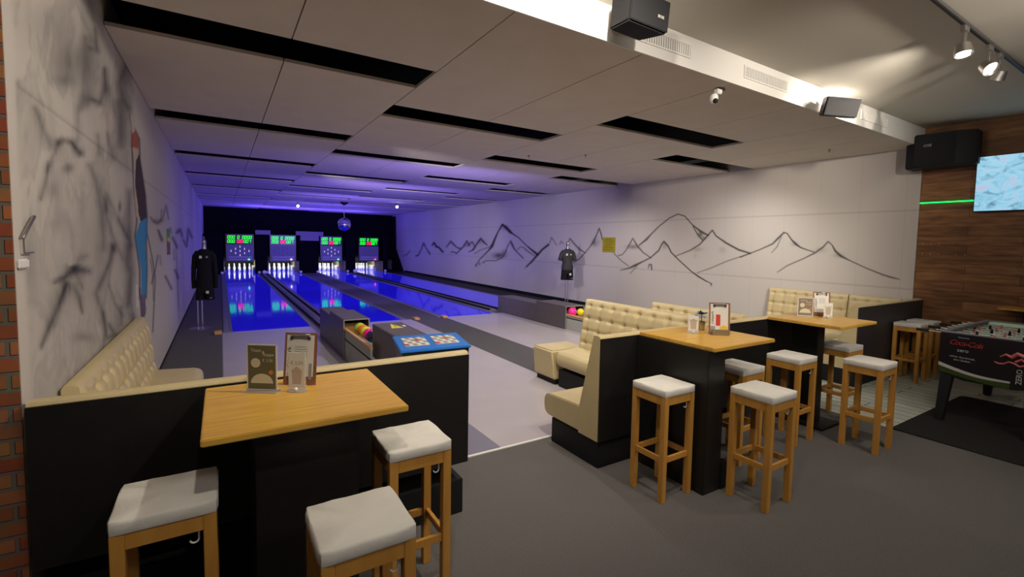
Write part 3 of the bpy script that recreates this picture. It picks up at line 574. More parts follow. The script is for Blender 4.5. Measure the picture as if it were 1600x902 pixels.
for u0, u1 in ((.10, .44), (.54, .88)):
    def Q(u, v, h): return (1.13+.57*u+.10*v, 3.50-.05*u+.54*v, .95+.01*v+h)
    kp = MB().add([Q(u0,.24,.001), Q(u1,.24,.001), Q(u1,.78,.001), Q(u0,.78,.001), Q(u0,.24,.004), Q(u1,.24,.004), Q(u1,.78,.004), Q(u0,.78,.004)], [(0,3,2,1),(4,5,6,7),(0,1,5,4),(1,2,6,5),(2,3,7,6),(3,0,4,7)]).build('button_panel', M['paper'], t)
    for i in range(6):
        for j in range(4):
            u = u0+(u1-u0)*(i+.5)/6; v = .24+.54*(j+.5)/4; c = Q(u, v, .0045); L0 = t.location
            MB().box(c[0]-.014-L0[0], c[0]+.014-L0[0], c[1]-.03-L0[1], c[1]+.03-L0[1], c[2]-.002-L0[2], c[2]+.002-L0[2]).build('key', M['redink' if (i*3+j) % 11 == 0 else ('cloth' if (i+j) % 2 else 'ink2')], kp)
# ------------------------------------------------------------------ benches
def bench(name, label, L, loc, rz, top=1.06, bot=.22, tt=.08, tb=.24, seat=.75, sh=.43, back_panel=True, tuft=True, split=None, seats=None, base_in=.12, basez=.22, panel=('panelblack',), zback=None, seatback=None, drop=.2, spacing=.2):
    """local x along the bench, back at y=0, sitter looks to +y"""
    t = thing(name, label, 'bench', loc, rz, 'upholstered booth benches'); zb = zback if zback is not None else bot
    if back_panel:
        MB().box(0, L, -.014, -.001, zb, top-.02).build('rear_panel', M[panel[0]], t)
    for (a, b) in (split or [(0, L)]):
        nx = max(2, int((b-a)/(.02 if tuft else .2))); m = MB(); P0, P1 = Vector((tt, top-.015)), Vector((tb, sh)); nz = 34 if tuft else 4
        N = Vector((P1.y-P0.y, -(P1.x-P0.x))); N.normalize(); N = -N if N.x < 0 else N
        prof = [(0, zb), (0, top-.02), (.008, top-.004), (tt*.5, top), (tt-.01, top-.004)]; vs = []; ncols = len(prof)+nz+1+1
        for i in range(nx+1):
            x = a+(b-a)*i/nx; edge = min(1, min(x-a, b-x)/.03)
            for (y, z) in prof: vs.append((x, y, z))
            for j in range(nz+1):
                s = j/nz; p = P0+(P1-P0)*s; h = 0
                if tuft:
                    Lz = (P1-P0).length; nrow = max(2, round(Lz/.165)); ncl = max(2, round((b-a)/spacing))
                    u = (x-a)/(b-a)*ncl; v = s*nrow; du = abs(u-round(u)) ; v2 = v+.12; dv = abs(v2-.5-round(v2-.5)); u2 = u-.5; du = abs(u2-round(u2))
                    h = .030-.014*math.exp(-(du/.13)**2)-.016*math.exp(-(dv/.12)**2)-.034*math.exp(-(du*du+dv*dv)/.018)
                    if s < .1: h *= s/.1
                    but = math.exp(-((du*du+dv*dv)/.0035)**2)*.010; h = (h+but)*max(edge, 0)
                q = p+N*h; vs.append((x, q.x, q.y))
            vs.append((x, tb, bot))
        fs = []
        for i in range(nx):
            for j in range(ncols): fs.append((i*ncols+j, i*ncols+(j+1) % ncols, (i+1)*ncols+(j+1) % ncols, (i+1)*ncols+j))
        fs.append(tuple(range(ncols))); fs.append(tuple(nx*ncols+j for j in range(ncols-1, -1, -1)))
        m.add(vs, fs); m.build('backrest', M['leather'], t, smooth=True)
    for (a, b) in (seats or [(0, L)]):
        y0, y1, r = tb-.005, seat, .05; z0 = sh-drop
        pr = [(y0, z0), (y1-.06, z0), (y1-.015, z0+.03), (y1, z0+.09), (y1-.005, sh-.05), (y1-.03, sh-.015), (y1-.08, sh), (y0, sh+.02)]
        MB().prism(pr, 'x', a+.002, b-.002).build('seat_cushion', M['leather'], t, bevel=.008, smooth=True)
    for (a, b) in (seats or [(0, L)]):
        MB().box(a+.01, b-.01, 0, seat-base_in, .0, min(basez, sh-drop)).build('plinth', M['black'], t, bevel=.004)
    return t
# left booth
bench('booth_bench', 'beige bench with wide black rear panel behind the near left table', 1.34-XL-.02, (XL+.02, 2.765, 0), 0, top=1.078, bot=.34, zback=.345, seats=[(.0, 2.02)], basez=.33, tuft=True)
bench('booth_bench', 'tufted beige bench along the left mural wall', 2.55, (XL+.015, 5.85, .004), -PI/2, top=1.0, bot=.22, tt=.07, tb=.13, seat=.53, sh=.45, back_panel=False, base_in=.1)
# middle booth
bench('booth_bench', 'beige bench with black rear panel in the middle, ending beside the leftmost right-hand stool', 3.12, (2.48, 2.765, 0), 0, top=1.07, bot=.22, seats=[(0, 1.0), (2.45, 3.12)], split=[(0, 1.4), (1.45, 3.12)])
bench('booth_bench', 'tall tufted beige bench in the middle booth facing the lanes approach', 1.68, (4.05, 3.02, .004), PI/2, top=1.085, bot=.2, tt=.10, tb=.20, seat=.56, sh=.45, back_panel=True, panel=('leather',), base_in=.04)
bench('booth_bench', 'beige bench behind the middle booth, its back rising behind the plant', 1.3, (4.86, 3.02, .003), PI/2, top=1.05, bot=.2, tt=.10, tb=.20, seat=.6, sh=.45, back_panel=True, panel=('leather',))
t = thing('ottoman', 'low beige end seat standing at the far end of the tall middle bench', 'ottoman', (3.8, 5.05, .005), absolute=True)
MB().add([(3.50,4.74,.07),(4.06,4.74,.07),(4.06,5.20,.07),(3.50,5.20,.07),(3.48,4.78,.44),(4.04,4.78,.44),(4.04,5.20,.44),(3.48,5.22,.44)], [(0,3,2,1),(4,5,6,7),(0,1,5,4),(1,2,6,5),(2,3,7,6),(3,0,4,7)]).build('upholstered_block', M['leather'], t, bevel=.02, seg=3)
MB().box(3.53, 4.03, 4.77, 5.17, .005, .07).build('plinth', M['black'], t)
# right booth
bench('booth_bench', 'beige bench with charcoal rear panel next to the wood wall', 2.13, (6.88, 2.765, 0), 0, top=1.07, bot=.22, panel=('panelgrey',), seats=[(0, 1.55)])
bench('booth_bench', 'tufted beige bench along the right mural wall', 2.12, (XR-.012, 3.015, .003), PI/2, top=1.035, bot=.22, tt=.08, tb=.16, seat=.6, sh=.45, back_panel=False, split=[(0, .72), (.74, 2.12)])
# ------------------------------------------------------------------ tables
def table(label, x0, x1, y0, y1, z, ped, base=None, rz=0):
    t = thing('bar_table', label, 'table', ((x0+x1)/2, (y0+y1)/2, 0), rz, 'wooden bar tables'); cx, cy = (x0+x1)/2, (y0+y1)/2
    MB().box(x0-cx, x1-cx, y0-cy, y1-cy, z-.028, z).build('table_top', M['wood'], t, bevel=.004)
    a, b, c, d = ped; MB().box(a-cx, b-cx, c-cy, d-cy, .0, z-.028).build('pedestal', M['panelblack'], t, bevel=.003)
    if base: a, b, c, d, h = base; MB().box(a-cx, b-cx, c-cy, d-cy, .0, h).build('base_plate', M['black'], t, bevel=.004)
    return t
T1 = table('square wooden table against the left booth, near the camera', -.075, .69, 2.02, 2.73, 1.055, (.10, .50, 2.13, 2.70))
T2 = table('square wooden table in the middle holding the blue plant', 2.89, 3.65, 2.03, 2.745, 1.077, (2.87, 3.06, 2.06, 2.745), (3.062, 3.14, 2.05, 2.745, .20))
T3 = table('square wooden table on the right with brown menu card', 4.77, 5.52, 2.045, 2.745, 1.077, (5.02, 5.16, 2.36, 2.62), (4.92, 5.30, 2.22, 2.72, .025))
# ------------------------------------------------------------------ stools
def make_stool(label):
    t = thing('bar_stool', label, 'stool', (0, 0, 0), 0, 'wooden bar stools with white cushions'); h = .155; lw = .021
    c = MB(); n = 10; zt = .800; z0 = .751; hw = .161
    # cushion: rounded box with slight dome
    vs = []; fs = []
    m = n+1
    for k, (zz, ins) in enumerate(((z0, .003), (z0+.008, 0), (zt-.012, 0), (zt-.003, .004), (zt, .010))):
        ring = []
        for i in range(n): ring.append((-hw+ins+2*(hw-ins)*i/n, -hw+ins))
        for i in range(n): ring.append((hw-ins, -hw+ins+2*(hw-ins)*i/n))
        for i in range(n): ring.append((hw-ins-2*(hw-ins)*i/n, hw-ins))
        for i in range(n): ring.append((-hw+ins, hw-ins-2*(hw-ins)*i/n))
        for (x, y) in ring:
            r = .018; ax, ay = max(abs(x)-(hw-r), 0), max(abs(y)-(hw-r), 0); dd = math.hypot(ax, ay)
            if dd > r*.8 and ax > 0 and ay > 0: s = r*.85/dd; x = math.copysign(hw-r+ax*s, x); y = math.copysign(hw-r+ay*s, y)
            vs.append((x, y, zz+.0025*math.sin(x*40+y*25)*(1 if k in (2, 3) else 0)))
    N4 = 4*n
    for k in range(4):
        for i in range(N4): fs.append((k*N4+i, k*N4+(i+1) % N4, (k+1)*N4+(i+1) % N4, (k+1)*N4+i))
    fs.append(tuple(range(N4-1, -1, -1)))
    cen = len(vs); vs.append((0, 0, zt+.002))
    for i in range(N4): fs.append((4*N4+i, 4*N4+(i+1) % N4, cen))
    c.add(vs, fs).build('cushion', M['cloth'], t, bevel=0, smooth=True)
    for sx in (-1, 1):
        for sy in (-1, 1):
            MB().frustum((sx*(h-lw), sy*(h-lw), 0), (lw, lw), (sx*(h-lw), sy*(h-lw), .75), (lw, lw)).build('leg', M['stoolwood'], t, bevel=.002)
    a = h-2*lw
    for s in (-1, 1):
        e0, e1 = s*(h-.010)-.009, s*(h-.010)+.009
        MB().box(-a, a, e0, e1, .690, .749).build('apron', M['stoolwood'], t, bevel=.002)
        MB().box(e0, e1, -a, a, .690, .749).build('apron', M['stoolwood'], t, bevel=.002)
        MB().box(-a, a, s*(h-lw)-.010, s*(h-lw)+.010, .278, .318).build('footrest', M['stoolwood'], t, bevel=.002)
        MB().box(s*(h-lw)-.010, s*(h-lw)+.010, -a, a, .278, .318).build('footrest', M['stoolwood'], t, bevel=.002)
    MB().box(-a, a, -a-.02, a+.02, .735, .7505).build('seat_board', M['stoolwood'], t)
    hk = [(.098, -.130, .700), (.098, -.130, .652)]+[(.098-.014+.014*math.cos(q), -.130, .652-.014*math.sin(q)) for q in np.linspace(0, PI*.95, 7)]
    MB().tube(hk, .0035, 6).build('bag_hook', M['plasticwhite'], t, smooth=True)
    return t
ST = [((-.187, 2.235), 0, 'white-cushioned wooden stool nearest the left brick wall, cut by the photo\'s bottom edge'), ((.400, 1.695), 0, 'white-cushioned wooden stool closest to the camera, cut by the bottom edge'), ((.795, 2.292), .0, 'white-cushioned wooden stool at the right side of the left table'),
      ((2.682, 2.295), 0, 'white-cushioned wooden stool left of the middle table, beside the booth end'), ((3.197, 1.842), .0, 'white-cushioned wooden stool standing in front of the middle table'), ((3.665, 2.352), .0, 'white-cushioned wooden stool right of the middle table, half in shade'),
      ((4.47, 2.32), 0, 'white-cushioned wooden stool left of the right-hand table'), ((4.91, 1.85), 0, 'white-cushioned wooden stool in front of the right-hand table'), ((5.47, 2.345), 0, 'white-cushioned wooden stool right of the right-hand table, half hidden')]
s0 = make_stool(ST[0][2]); s0.location = (*ST[0][0], 0); s0.rotation_euler = (0, 0, ST[0][1])
for (x, y), rz, lab in ST[1:]: dup(s0, (x, y, 0), rz, lab, 'wooden bar stools with white cushions')
for (x, y), rz, lab in (((8.0, 2.555), .0, 'wooden stool standing against the charcoal booth panel'), ((8.46, 2.56), .0, 'wooden stool between its twin and the wood wall')):
    o = dup(s0, (x, y, .003), rz, lab, 'wooden stools by the wood wall')
# ------------------------------------------------------------------ table-top items (local: faces -y, base at z=0)
def poster_stand(label, cat, loc, rz, w_, h_, cardm, lines, grp):
    t = thing('menu_stand', label, cat, loc, rz, grp)
    MB().box(-w_/2-.006, w_/2+.006, -.0015, .0015, .006, h_+.006).build('acrylic_sheet', M['acrylic'], t)
    MB().box(-w_/2-.012, w_/2+.012, -.035, .04, 0, .005).build('acrylic_foot', M['acrylic'], t, bevel=.001)
    fr = MB()
    for a, b, c, d in ((-w_/2-.006, -w_/2, .006, h_+.006), (w_/2, w_/2+.006, .006, h_+.006), (-w_/2-.006, w_/2+.006, h_, h_+.006), (-w_/2-.006, w_/2+.006, .006, .012)): fr.box(a, b, -.0035, -.0018, c, d)
    fr.build('frame_edge', M['paper'], t)
    card = MB().box(-w_/2, w_/2, -.003, -.0016, .010, h_).build('menu_card', cardm, t)
    bd = MB(); n = 14; r = w_*.40; bd.add([(r*math.cos(PI*i/n)*1.0, -.0040, .040+r*.85*math.sin(PI*i/n)) for i in range(n+1)]+[(r*math.cos(PI*i/n), -.0031, .040+r*.85*math.sin(PI*i/n)) for i in range(n+1)], [tuple(range(n+1)), tuple(range(2*n+1, n, -1))]+[(i, i+1, n+2+i, n+1+i) for i in range(n)])
    bd.build('bread_picture', M['cream'], card)
    e = MB(); e.lathe([(w_*.17, 0), (w_*.17, .0009)], 14); o = e.build('sauce_picture', M['cream'], card); o.rotation_euler = (PI/2, 0, 0); o.location = (-w_*.22, -.0031, h_*.62)
    e = MB(); e.lathe([(w_*.08, 0), (w_*.08, .0009)], 12); o = e.build('fruit_picture', M['orange'], card); o.rotation_euler = (PI/2, 0, 0); o.location = (w_*.33, -.0031, h_*.42)
    for s, x, z, sz in lines: text('menu_text', s, sz, M['cream'], card, face_mtx((x, -.0036, z), 0), .0003)
    return t
def clipboard(label, loc, rz, pic, holder=False, grp='clipboards'):
    t = thing('clipboard', label, 'clipboard', loc, rz, grp); tilt = .12
    def R(o): o.rotation_euler = (-tilt, 0, 0); return o
    w_, h_ = .165, .262
    bd = R(MB().box(-w_/2, w_/2, 0, .004, .004, h_).build('board', M['board'], t, bevel=.0015))
    sh_ = MB().box(-w_/2+.012, w_/2-.016, -.0015, -.0002, .045 if not holder else .02, h_-.012).build('menu_sheet', M['paper'], bd)
    cl_ = MB(); cl_.box(-.045, .045, -.006, -.0016, h_-.030, h_-.014)
    cl_.tube([(-.048, -.008, h_-.024), (-.048, -.010, h_-.008), (.048, -.010, h_-.008), (.048, -.008, h_-.024)], .003, 8)
    cl_.build('clip', M['steel'], bd, smooth=True)
    MB().box(-.052, -.036, -.011, -.006, h_-.034, h_-.018).box(.036, .052, -.011, -.006, h_-.034, h_-.018).build('clip_spring', M['ink'], bd, bevel=.002)
    text('vertical_title', "s'eispark", .030, M['ink'], bd, Matrix.Translation((-w_/2+.026, -.0022, h_*.53)) @ Matrix.Rotation(PI/2, 4, 'X') @ Matrix.Rotation(PI/2, 4, 'Z'), .0003)
    if pic:
        MB().box(-.028, .006, -.0030, -.0016, .075, .165).build('red_drink_picture', M['redink'], bd)
        MB().prism([(0, .04), (.062, .042), (.058, .07), (.03, .08), (.002, .062)], 'y', -.0030, -.0016).build('snack_picture', M['yellowink'], bd)
        MB().box(-.07, -.034, -.0030, -.0016, .022, .07).build('dark_picture', M['ink2'], bd)
    else:
        MB().box(.045, .06, -.0024, -.0016, .03, .11).build('photo_strip', M['ink2'], bd)
        l = MB()
        for i in range(5): l.box(-.03, .035, -.0022, -.0016, .19-.012*i, .193-.012*i)
        l.build('menu_lines', M['ink2'], bd)
    if holder: MB().box(-.062, .07, -.03, .035, 0, .045).build('holder_block', M['steel'], t, bevel=.002)
    else: MB().prism([(0.004, .004), (.07, .004), (.03, .2)], 'x', -.01, .01).build('back_strut', M['board'], t)
    return t
def price_stand(label, loc, rz, h_, w_, price, grp='acrylic price stands'):
    t = thing('price_stand', label, 'price stand', loc, rz, grp)
    MB().box(-w_/2, w_/2, -.001, .001, .005, h_).build('acrylic_sheet', M['acrylic'], t); MB().lathe([(w_*.62, 0), (w_*.62, .004), (w_*.55, .006)], 24, sy=.6).build('acrylic_foot', M['acrylic'], t, smooth=True)
    pp = MB().box(-w_/2+.003, w_/2-.003, -.0026, -.0012, .02, h_-.003).build('price_card', M['paper'], t)
    text('price_text', price, w_*.27, M['ink2'], pp, face_mtx((0, -.0031, h_*.72), 0), .0003)
    k = w_/.075; c = MB(); c.prism([(-.018*k, .035), (.018*k, .035), (.022*k, .035+.055*k), (-.022*k, .035+.055*k)], 'y', -.0034, -.0027); c.prism([(-.026*k, .036+.055*k), (.026*k, .036+.055*k), (0, .036+.075*k)], 'y', -.0034, -.0027)
    c.build('cup_picture', mat('cup_ink', (.46, .38, .32), .7), pp); MB().sphere((0, -.012, .012), .009, 8).build('foot_knob', M['plasticwhite'], t, smooth=True)
    return t
poster_stand('olive menu card in a clear stand on the near left table', 'menu', (.155, 2.55, 1.055), -.62, .135, .222, M['card'], [('Toast', -.028, .198, .022), ('&', .008, .188, .022), ('Suppe', .033, .178, .022), ('€ 3,20', .028, .150, .019)], 'menu cards in clear stands')
clipboard('brown clipboard menu on the near left table, behind the clear price stand', (.315, 2.565, 1.055), -.60, False)
price_stand('clear stand priced 2,50 on the near left table', (.296, 2.475, 1.055), -.60, .19, .085, '€ 2,50')
price_stand('clear price stand left of the blue plant on the middle table', (3.255, 2.50, 1.077), -.65, .145, .088, '€ 2,50')
clipboard('brown clipboard with red drink picture in a metal holder on the middle table', (3.385, 2.345, 1.077), -.72, True, True)
poster_stand('brown menu card in a clear stand on the right-hand table', 'menu', (5.165, 2.57, 1.077), -.85, .135, .195, M['cardgrey'], [('Toast', -.028, .172, .02), ('&', .008, .165, .02), ('Suppe', .033, .155, .02), ('€ 3,20', .028, .130, .018)], 'menu cards in clear stands')
clipboard('brown clipboard menu on the right-hand table', (5.335, 2.485, 1.077), -.80, False)
price_stand('clear price stand in front of the clipboard on the right-hand table', (5.285, 2.40, 1.077), -.80, .16, .085, '€ 2,50')
t = thing('potted_plant', 'small blue and teal flowering plant in a glass on the middle table', 'plant', (3.44, 2.56, 1.077))
MB().lathe([(.022, 0), (.026, .004), (.032, .075), (.029, .075), (.022, .010)], 20).build('glass_pot', M['steel'], t, smooth=True)
MB().tube([(0, 0, .06), (.002, 0, .10), (.0, .004, .15)], .004, 6).build('stem', M['plantblue'], t)
lf = MB()
for i in range(26):
    a = i*2.4; el = .15+.9*((i*7) % 11)/11; L = .050+.03*((i*5) % 7)/7; d = Vector((math.cos(a)*math.cos(el), math.sin(a)*math.cos(el), math.sin(el)*.7)); s_ = d.cross(Vector((0, 0, 1))).normalized()*.010; c0 = Vector((0, 0, .135))
    lf.add([c0, c0+d*L*.5+s_, c0+d*L, c0+d*L*.5-s_, c0+d*L*.5+Vector((0, 0, .004))], [(0, 1, 4), (1, 2, 4), (2, 3, 4), (3, 0, 4)])
lf.build('foliage', M['plantblue'], t)
pf = MB()
for i in range(14):
    a = PI+(i-7)*.28; L = .085+.02*(i % 3); d = Vector((math.cos(a), math.sin(a)*.8, .08*((i % 4)-1.4))); s_ = Vector((-d.y, d.x, 0)).normalized()*.011; c0 = Vector((0, 0, .118))
    pf.add([c0, c0+d*L*.6+s_, c0+d*L, c0+d*L*.6-s_, c0+d*L*.6+Vector((0, 0, .005))], [(0, 1, 4), (1, 2, 4), (2, 3, 4), (3, 0, 4)])
pf.build('petals', M['violetleaf'], t)
# ------------------------------------------------------------------ mannequins
def mannequin(label, loc, rz, long, H):
    t = thing('dress_form', label, 'mannequin', loc, rz, 'headless dress forms on chrome stands'); k = H/1.78
    MB().lathe([(.19, 0), (.19, .006), (.17, .012), (.02, .018)], 28).build('base_plate', M['steel'], t, smooth=True)
    for s in (-1, 1): MB().tube([(s*.035, 0, .012), (s*.035, 0, .95*k)], .012, 10).build('pole', M['chrome'], t, smooth=True)
    MB().loft([(0, 0, 1.48*k, .075, .06), (0, 0, 1.58*k, .058, .055), (0, 0, 1.66*k, .055, .055), (0, 0, 1.67*k, .060, .060), (0, 0, 1.71*k, .045, .045), (0, 0, 1.735*k, .012, .012), (0, 0, 1.76*k, .016, .016), (0, 0, 1.78*k, .006, .006)], 18).build('neck', M['steel'], t, smooth=True)
    sh = MB(); hem = .80 if long else .98
    sh.loft([(0, 0, hem*k, .235, .15), (0, 0, (hem+.12)*k, .23, .15), (0, 0, 1.14*k, .20, .13), (0, 0, 1.30*k, .225, .145), (0, 0, 1.42*k, .235, .135), (0, 0, 1.49*k, .19, .105), (0, 0, 1.535*k, .095, .075)], 26)
    for s in (-1, 1):
        if long: sh.tube([(s*.16, 0, 1.46*k), (s*.235, 0, 1.38*k), (s*.275, .0, 1.15*k), (s*.285, -.01, .95*k), (s*.28, -.02, .78*k)], [.075, .075, .062, .055, .048], 14)
        else: sh.tube([(s*.16, 0, 1.46*k), (s*.235, 0, 1.40*k), (s*.295, 0, 1.25*k), (s*.30, 0, 1.22*k)], [.07, .078, .078, .074], 14)
    shirt = sh.build('jacket' if long else 'shirt', M['fabricblack' if long else 'fabricgrey'], t, smooth=True)
    MB().box(-.10, -.035, -.158, -.150, 1.36*k, 1.41*k).build('price_label', M['paper'], shirt)
    MB().prism([(.05, 1.375*k), (.12, 1.37*k), (.115, 1.395*k), (.085, 1.41*k)], 'y', -.158, -.150).build('emblem', M['ink2'] if long else M['logowhite'], shirt)
    so = MB(); z0 = .56 if long else .72
    so.loft([(0, 0, (hem-.10)*k, .232, .155), (0, 0, (hem+.03)*k, .222, .148)], 24)
    for s in (-1, 1): so.loft([(s*.125, 0, z0*k, .125, .13), (s*.118, 0, (z0+.1)*k, .12, .135), (s*.11, 0, (hem+.0)*k, .115, .14)], 18)
    shorts = so.build('shorts', M['fabricblack'], t, smooth=True)
    MB().box(.05, .12, -.160, -.134, (z0+.13)*k, (z0+.18)*k).build('price_label', M['paper'], shorts)
    MB().prism([(.13, (z0+.03)*k), (.19, (z0+.04)*k), (.18, (z0+.055)*k)], 'y', -.140, -.118).build('emblem', M['logowhite'], shorts)
    for c in kids(t):
        if c.name.split('.')[0] not in ('base_plate', 'pole'): c.scale = (.64 if long else .72, 1, 1); c.location.x = .09 if long else 0
    return t
mannequin('headless form in long black jacket standing by the left wall', (-.36, 11.18, .004), -.1, True, 1.80)
mannequin('headless form in dark grey shirt and black shorts near the right wall', (8.28, 10.72, .004), -.45, False, 1.93)
# ------------------------------------------------------------------ ceiling fittings
t = thing('mirror_ball', 'mirrored disco ball hanging on a cord above the lanes', 'disco ball', (4.39, 21.1, ZC))
MB().lathe([(.16, 0), (.15, -.05), (.05, -.12), (.01, -.13)], 20).build('motor_housing', M['black'], t, smooth=True)
MB().tube([(0, 0, -.12), (0, 0, -.66)], .012, 8).build('cord', M['steel'], t)
mb = MB(); R_ = .27; ns, nr = 28, 16
for i in range(nr):
    for j in range(ns):
        a0, a1 = PI*i/nr, PI*(i+1)/nr; b0, b1 = 2*PI*j/ns, 2*PI*(j+1)/ns; vs = []
        jt = (random.random()-.5)*.03
        for a, b in ((a0, b0), (a0, b1), (a1, b1), (a1, b0)): vs.append((R_*(1+jt*(a-a0))*math.sin(a)*math.cos(b), R_*math.sin(a)*math.sin(b), -.93+R_*math.cos(a)*(1+jt*(b-b0))))
        mb.add(vs, [(0, 1, 2, 3)] if i not in (0, nr-1) else ([(0, 2, 3)] if i == 0 else [(0, 1, 2)]))
mb.build('mirrored_sphere', M['mirror'], t)
for x, y, lab in ((2.82, 22.7, 'lit round spot on the lane ceiling left of the disco ball'), (6.18, 19.7, 'lit round spot on the lane ceiling right of the disco ball')):
    t = thing('ceiling_spot', lab, 'spotlight', (x, y, ZC), group='pin spots of the disco ball')
    MB().tube([(0, 0, 0), (0, 0, -.08)], .012, 8).build('stem', M['black'], t); MB().lathe([(.05, -.08), (.06, -.10), (.07, -.19), (.062, -.19)], 16).build('lamp_housing', M['black'], t, smooth=True)
    MB().sphere((0, -.055, -.17), .055, 10).build('bulb', M['bulb'], t, smooth=True)
for x, y, lab in ((8.17, 3.84, 'tiny ring hook in the low ceiling nearest the wood wall'), (5.46, 6.62, 'tiny ring hook in the low ceiling right of the wide second slot'), (4.71, 7.32, 'tiny ring hook in the low ceiling over the middle approach')):
    t = MB().lathe([(.022, 0), (.022, -.006), (.005, -.008), (.004, -.018)], 12).tube([(.014*math.cos(a), 0, -.030+.014*math.sin(a)) for a in np.linspace(PI/2, PI*2.3, 10)], .003, 6).build('ceiling_hook', M['darkmetal'], smooth=True); t.location = (x, y, ZC); tag(t, lab, 'hook', 'ceiling hooks')
t = thing('security_camera', 'white dome security camera under the low ceiling edge', 'camera', (4.24, 3.06, ZC))
MB().box(-.05, .05, -.03, .03, -.02, 0).build('mount_plate', M['darkmetal'], t, bevel=.004); MB().box(-.06, .01, -.025, .03, -.06, -.01).build('bracket', M['plasticwhite'], t, bevel=.008)
MB().lathe([(.002, -.150), (.022, -.147), (.036, -.130), (.042, -.105), (.040, -.080), (.030, -.060), (.01, -.055)], 20, (-.05, .03, 0)).build('camera_dome', M['plasticwhite'], t, smooth=True)
MB().sphere((-.06, .005, -.130), .026, 10).build('lens', M['black'], t, smooth=True)
def vent(label, x0, x1):
    t = thing('air_vent', label, 'vent', ((x0+x1)/2, YB-.004, 3.53), group='slotted vents in the white ceiling step', absolute=True)
    MB().box(x0, x1, YB-.010, YB-.004, 3.477, 3.577).build('backing', M['ink2'], t)
    f_ = MB(); f_.box(x0-.012, x1+.012, YB-.014, YB-.004, 3.465, 3.479); f_.box(x0-.012, x1+.012, YB-.014, YB-.004, 3.575, 3.589); f_.box(x0-.012, x0, YB-.014, YB-.004, 3.479, 3.575); f_.box(x1, x1+.012, YB-.014, YB-.004, 3.479, 3.575); f_.build('frame', M['white'], t)
    n = int((x1-x0)/.028); s = MB()
    for i in range(n): x = x0+(x1-x0)*(i+.5)/n; s.box(x-.008, x+.008, YB-.013, YB-.010, 3.479, 3.575)
    s.build('slats', M['white'], t)
vent('slotted vent partly behind the left black speaker', 2.62, 3.54); vent('slotted vent between the two speakers, above the dome camera', 4.37, 5.13); vent('slotted vent near the corner by the wood wall', 6.9, 7.66); vent('slotted vent at the top edge of the photo, left of the black speaker', 1.36, 1.66)
def speaker(label, loc, rot, w_, h_, d_, grille, body, logo=True):
    t = thing('wall_speaker', label, 'speaker', loc, 0, 'hanging speakers'); t.rotation_euler = rot
    MB().prism([(-w_/2, -d_/2), (w_/2, -d_/2), (w_/2*.8, d_/2), (-w_/2*.8, d_/2)], 'z', -h_/2, h_/2).build('cabinet', body, t, bevel=.012)
    MB().box(-w_/2+.008, w_/2-.008, -d_/2-.012, -d_/2+.001, -h_/2+.008, h_/2-.008).build('grille', grille, t, bevel=.005)
    if logo: text('logo', 'BOSE', .028, M['logowhite'], t, face_mtx((w_*.26, -d_/2-.0135, -h_*.08), 0), .001)
    MB().bar((0, d_/2, 0), (0, d_/2+.10, .03), .05, .03).bar((0, d_/2+.09, -.05), (0, d_/2+.09, .10), .12, .02).build('bracket', M['darkmetal'], t)
    return t
speaker('black box speaker with small white logo at the top, left of the vents', (2.60, 2.60, 3.475), (.10, 0, .02), .40, .225, .24, M['spk'], M['spk'])
speaker('grey speaker on the white ceiling step, lit from behind', (5.62, 2.58, 3.325), (.25, .12, -.75), .34, .20, .22, M['spk'], M['panelblack'], False)
t = thing('wall_speaker', 'large black speaker in the corner above the wood wall', 'speaker', (8.82, 2.62, 3.27), group='hanging speakers', absolute=True)
MB().prism([(9.0, 3.0), (8.74, 3.02), (8.62, 2.86), (8.66, 2.42), (8.80, 2.20), (9.0, 2.22)], 'z', 3.02, 3.50).build('cabinet', M['black'], t, bevel=.02)
gm = MB().prism([(8.625, 2.88), (8.612, 2.87), (8.652, 2.41), (8.665, 2.42)], 'z', 3.05, 3.47).build('grille', M['spk'], t)
text('logo', 'BOSE', .05, M['logowhite'], t, Matrix.Translation((-.198, .11, .055)) @ Matrix.Rotation(-PI/2, 4, 'Z') @ Matrix.Rotation(PI/2, 4, 'X'), .001)
MB().box(8.9, 9.015, 2.5, 2.75, 3.18, 3.34).build('bracket', M['darkmetal'], t)
t = thing('track_rail', 'dark track lighting rail on the upper ceiling', 'track rail', (6, 1.42, ZU), absolute=True)
MB().box(1.0, 8.9, 1.405, 1.437, ZU-.032, ZU).build('rail', M['darkmetal'], t, bevel=.003); MB().box(1.0, 8.9, 1.416, 1.426, ZU-.034, ZU-.031).build('contact_groove', M['black'], t)
def head(label, x, y, aim):
    t = thing('track_spotlight', label, 'spotlight', (x, y, ZU-.034), group='heads on the track rail')
    MB().box(-.05, .05, -.018, .018, -.05, 0).build('adapter', M['steel'], t, bevel=.004); MB().box(-.022, .022, -.012, .012, -.16, -.05).build('arm', M['steel'], t, bevel=.004)
    h = MB().lathe([(.022, .05), (.05, .045), (.058, .0), (.066, -.035), (.062, -.036), (.05, -.02)], 24).build('lamp_head', M['steel'], t, smooth=True); h.location = (0, 0, -.19); h.rotation_euler = aim
    b = MB().lathe([(.048, -.020), (.045, -.026), (.02, -.030), (.001, -.031)], 20).build('lamp_face', mat('lamp_glow', (1, .93, .8), .5, emit=3), h, smooth=True)
    j = MB().sphere((.03, 0, -.13), .018, 8).build('joint', M['chrome'], t, smooth=True); return t
head('silver track spotlight pointing down, left one on the rail', 5.10, 1.42, (-.15, .1, 0)); head('silver track spotlight at the right edge of the photo', 5.75, 1.42, (-.7, .5, 0)); head('silver track spotlight close behind the right edge one', 6.05, 1.42, (.5, -.4, 0))
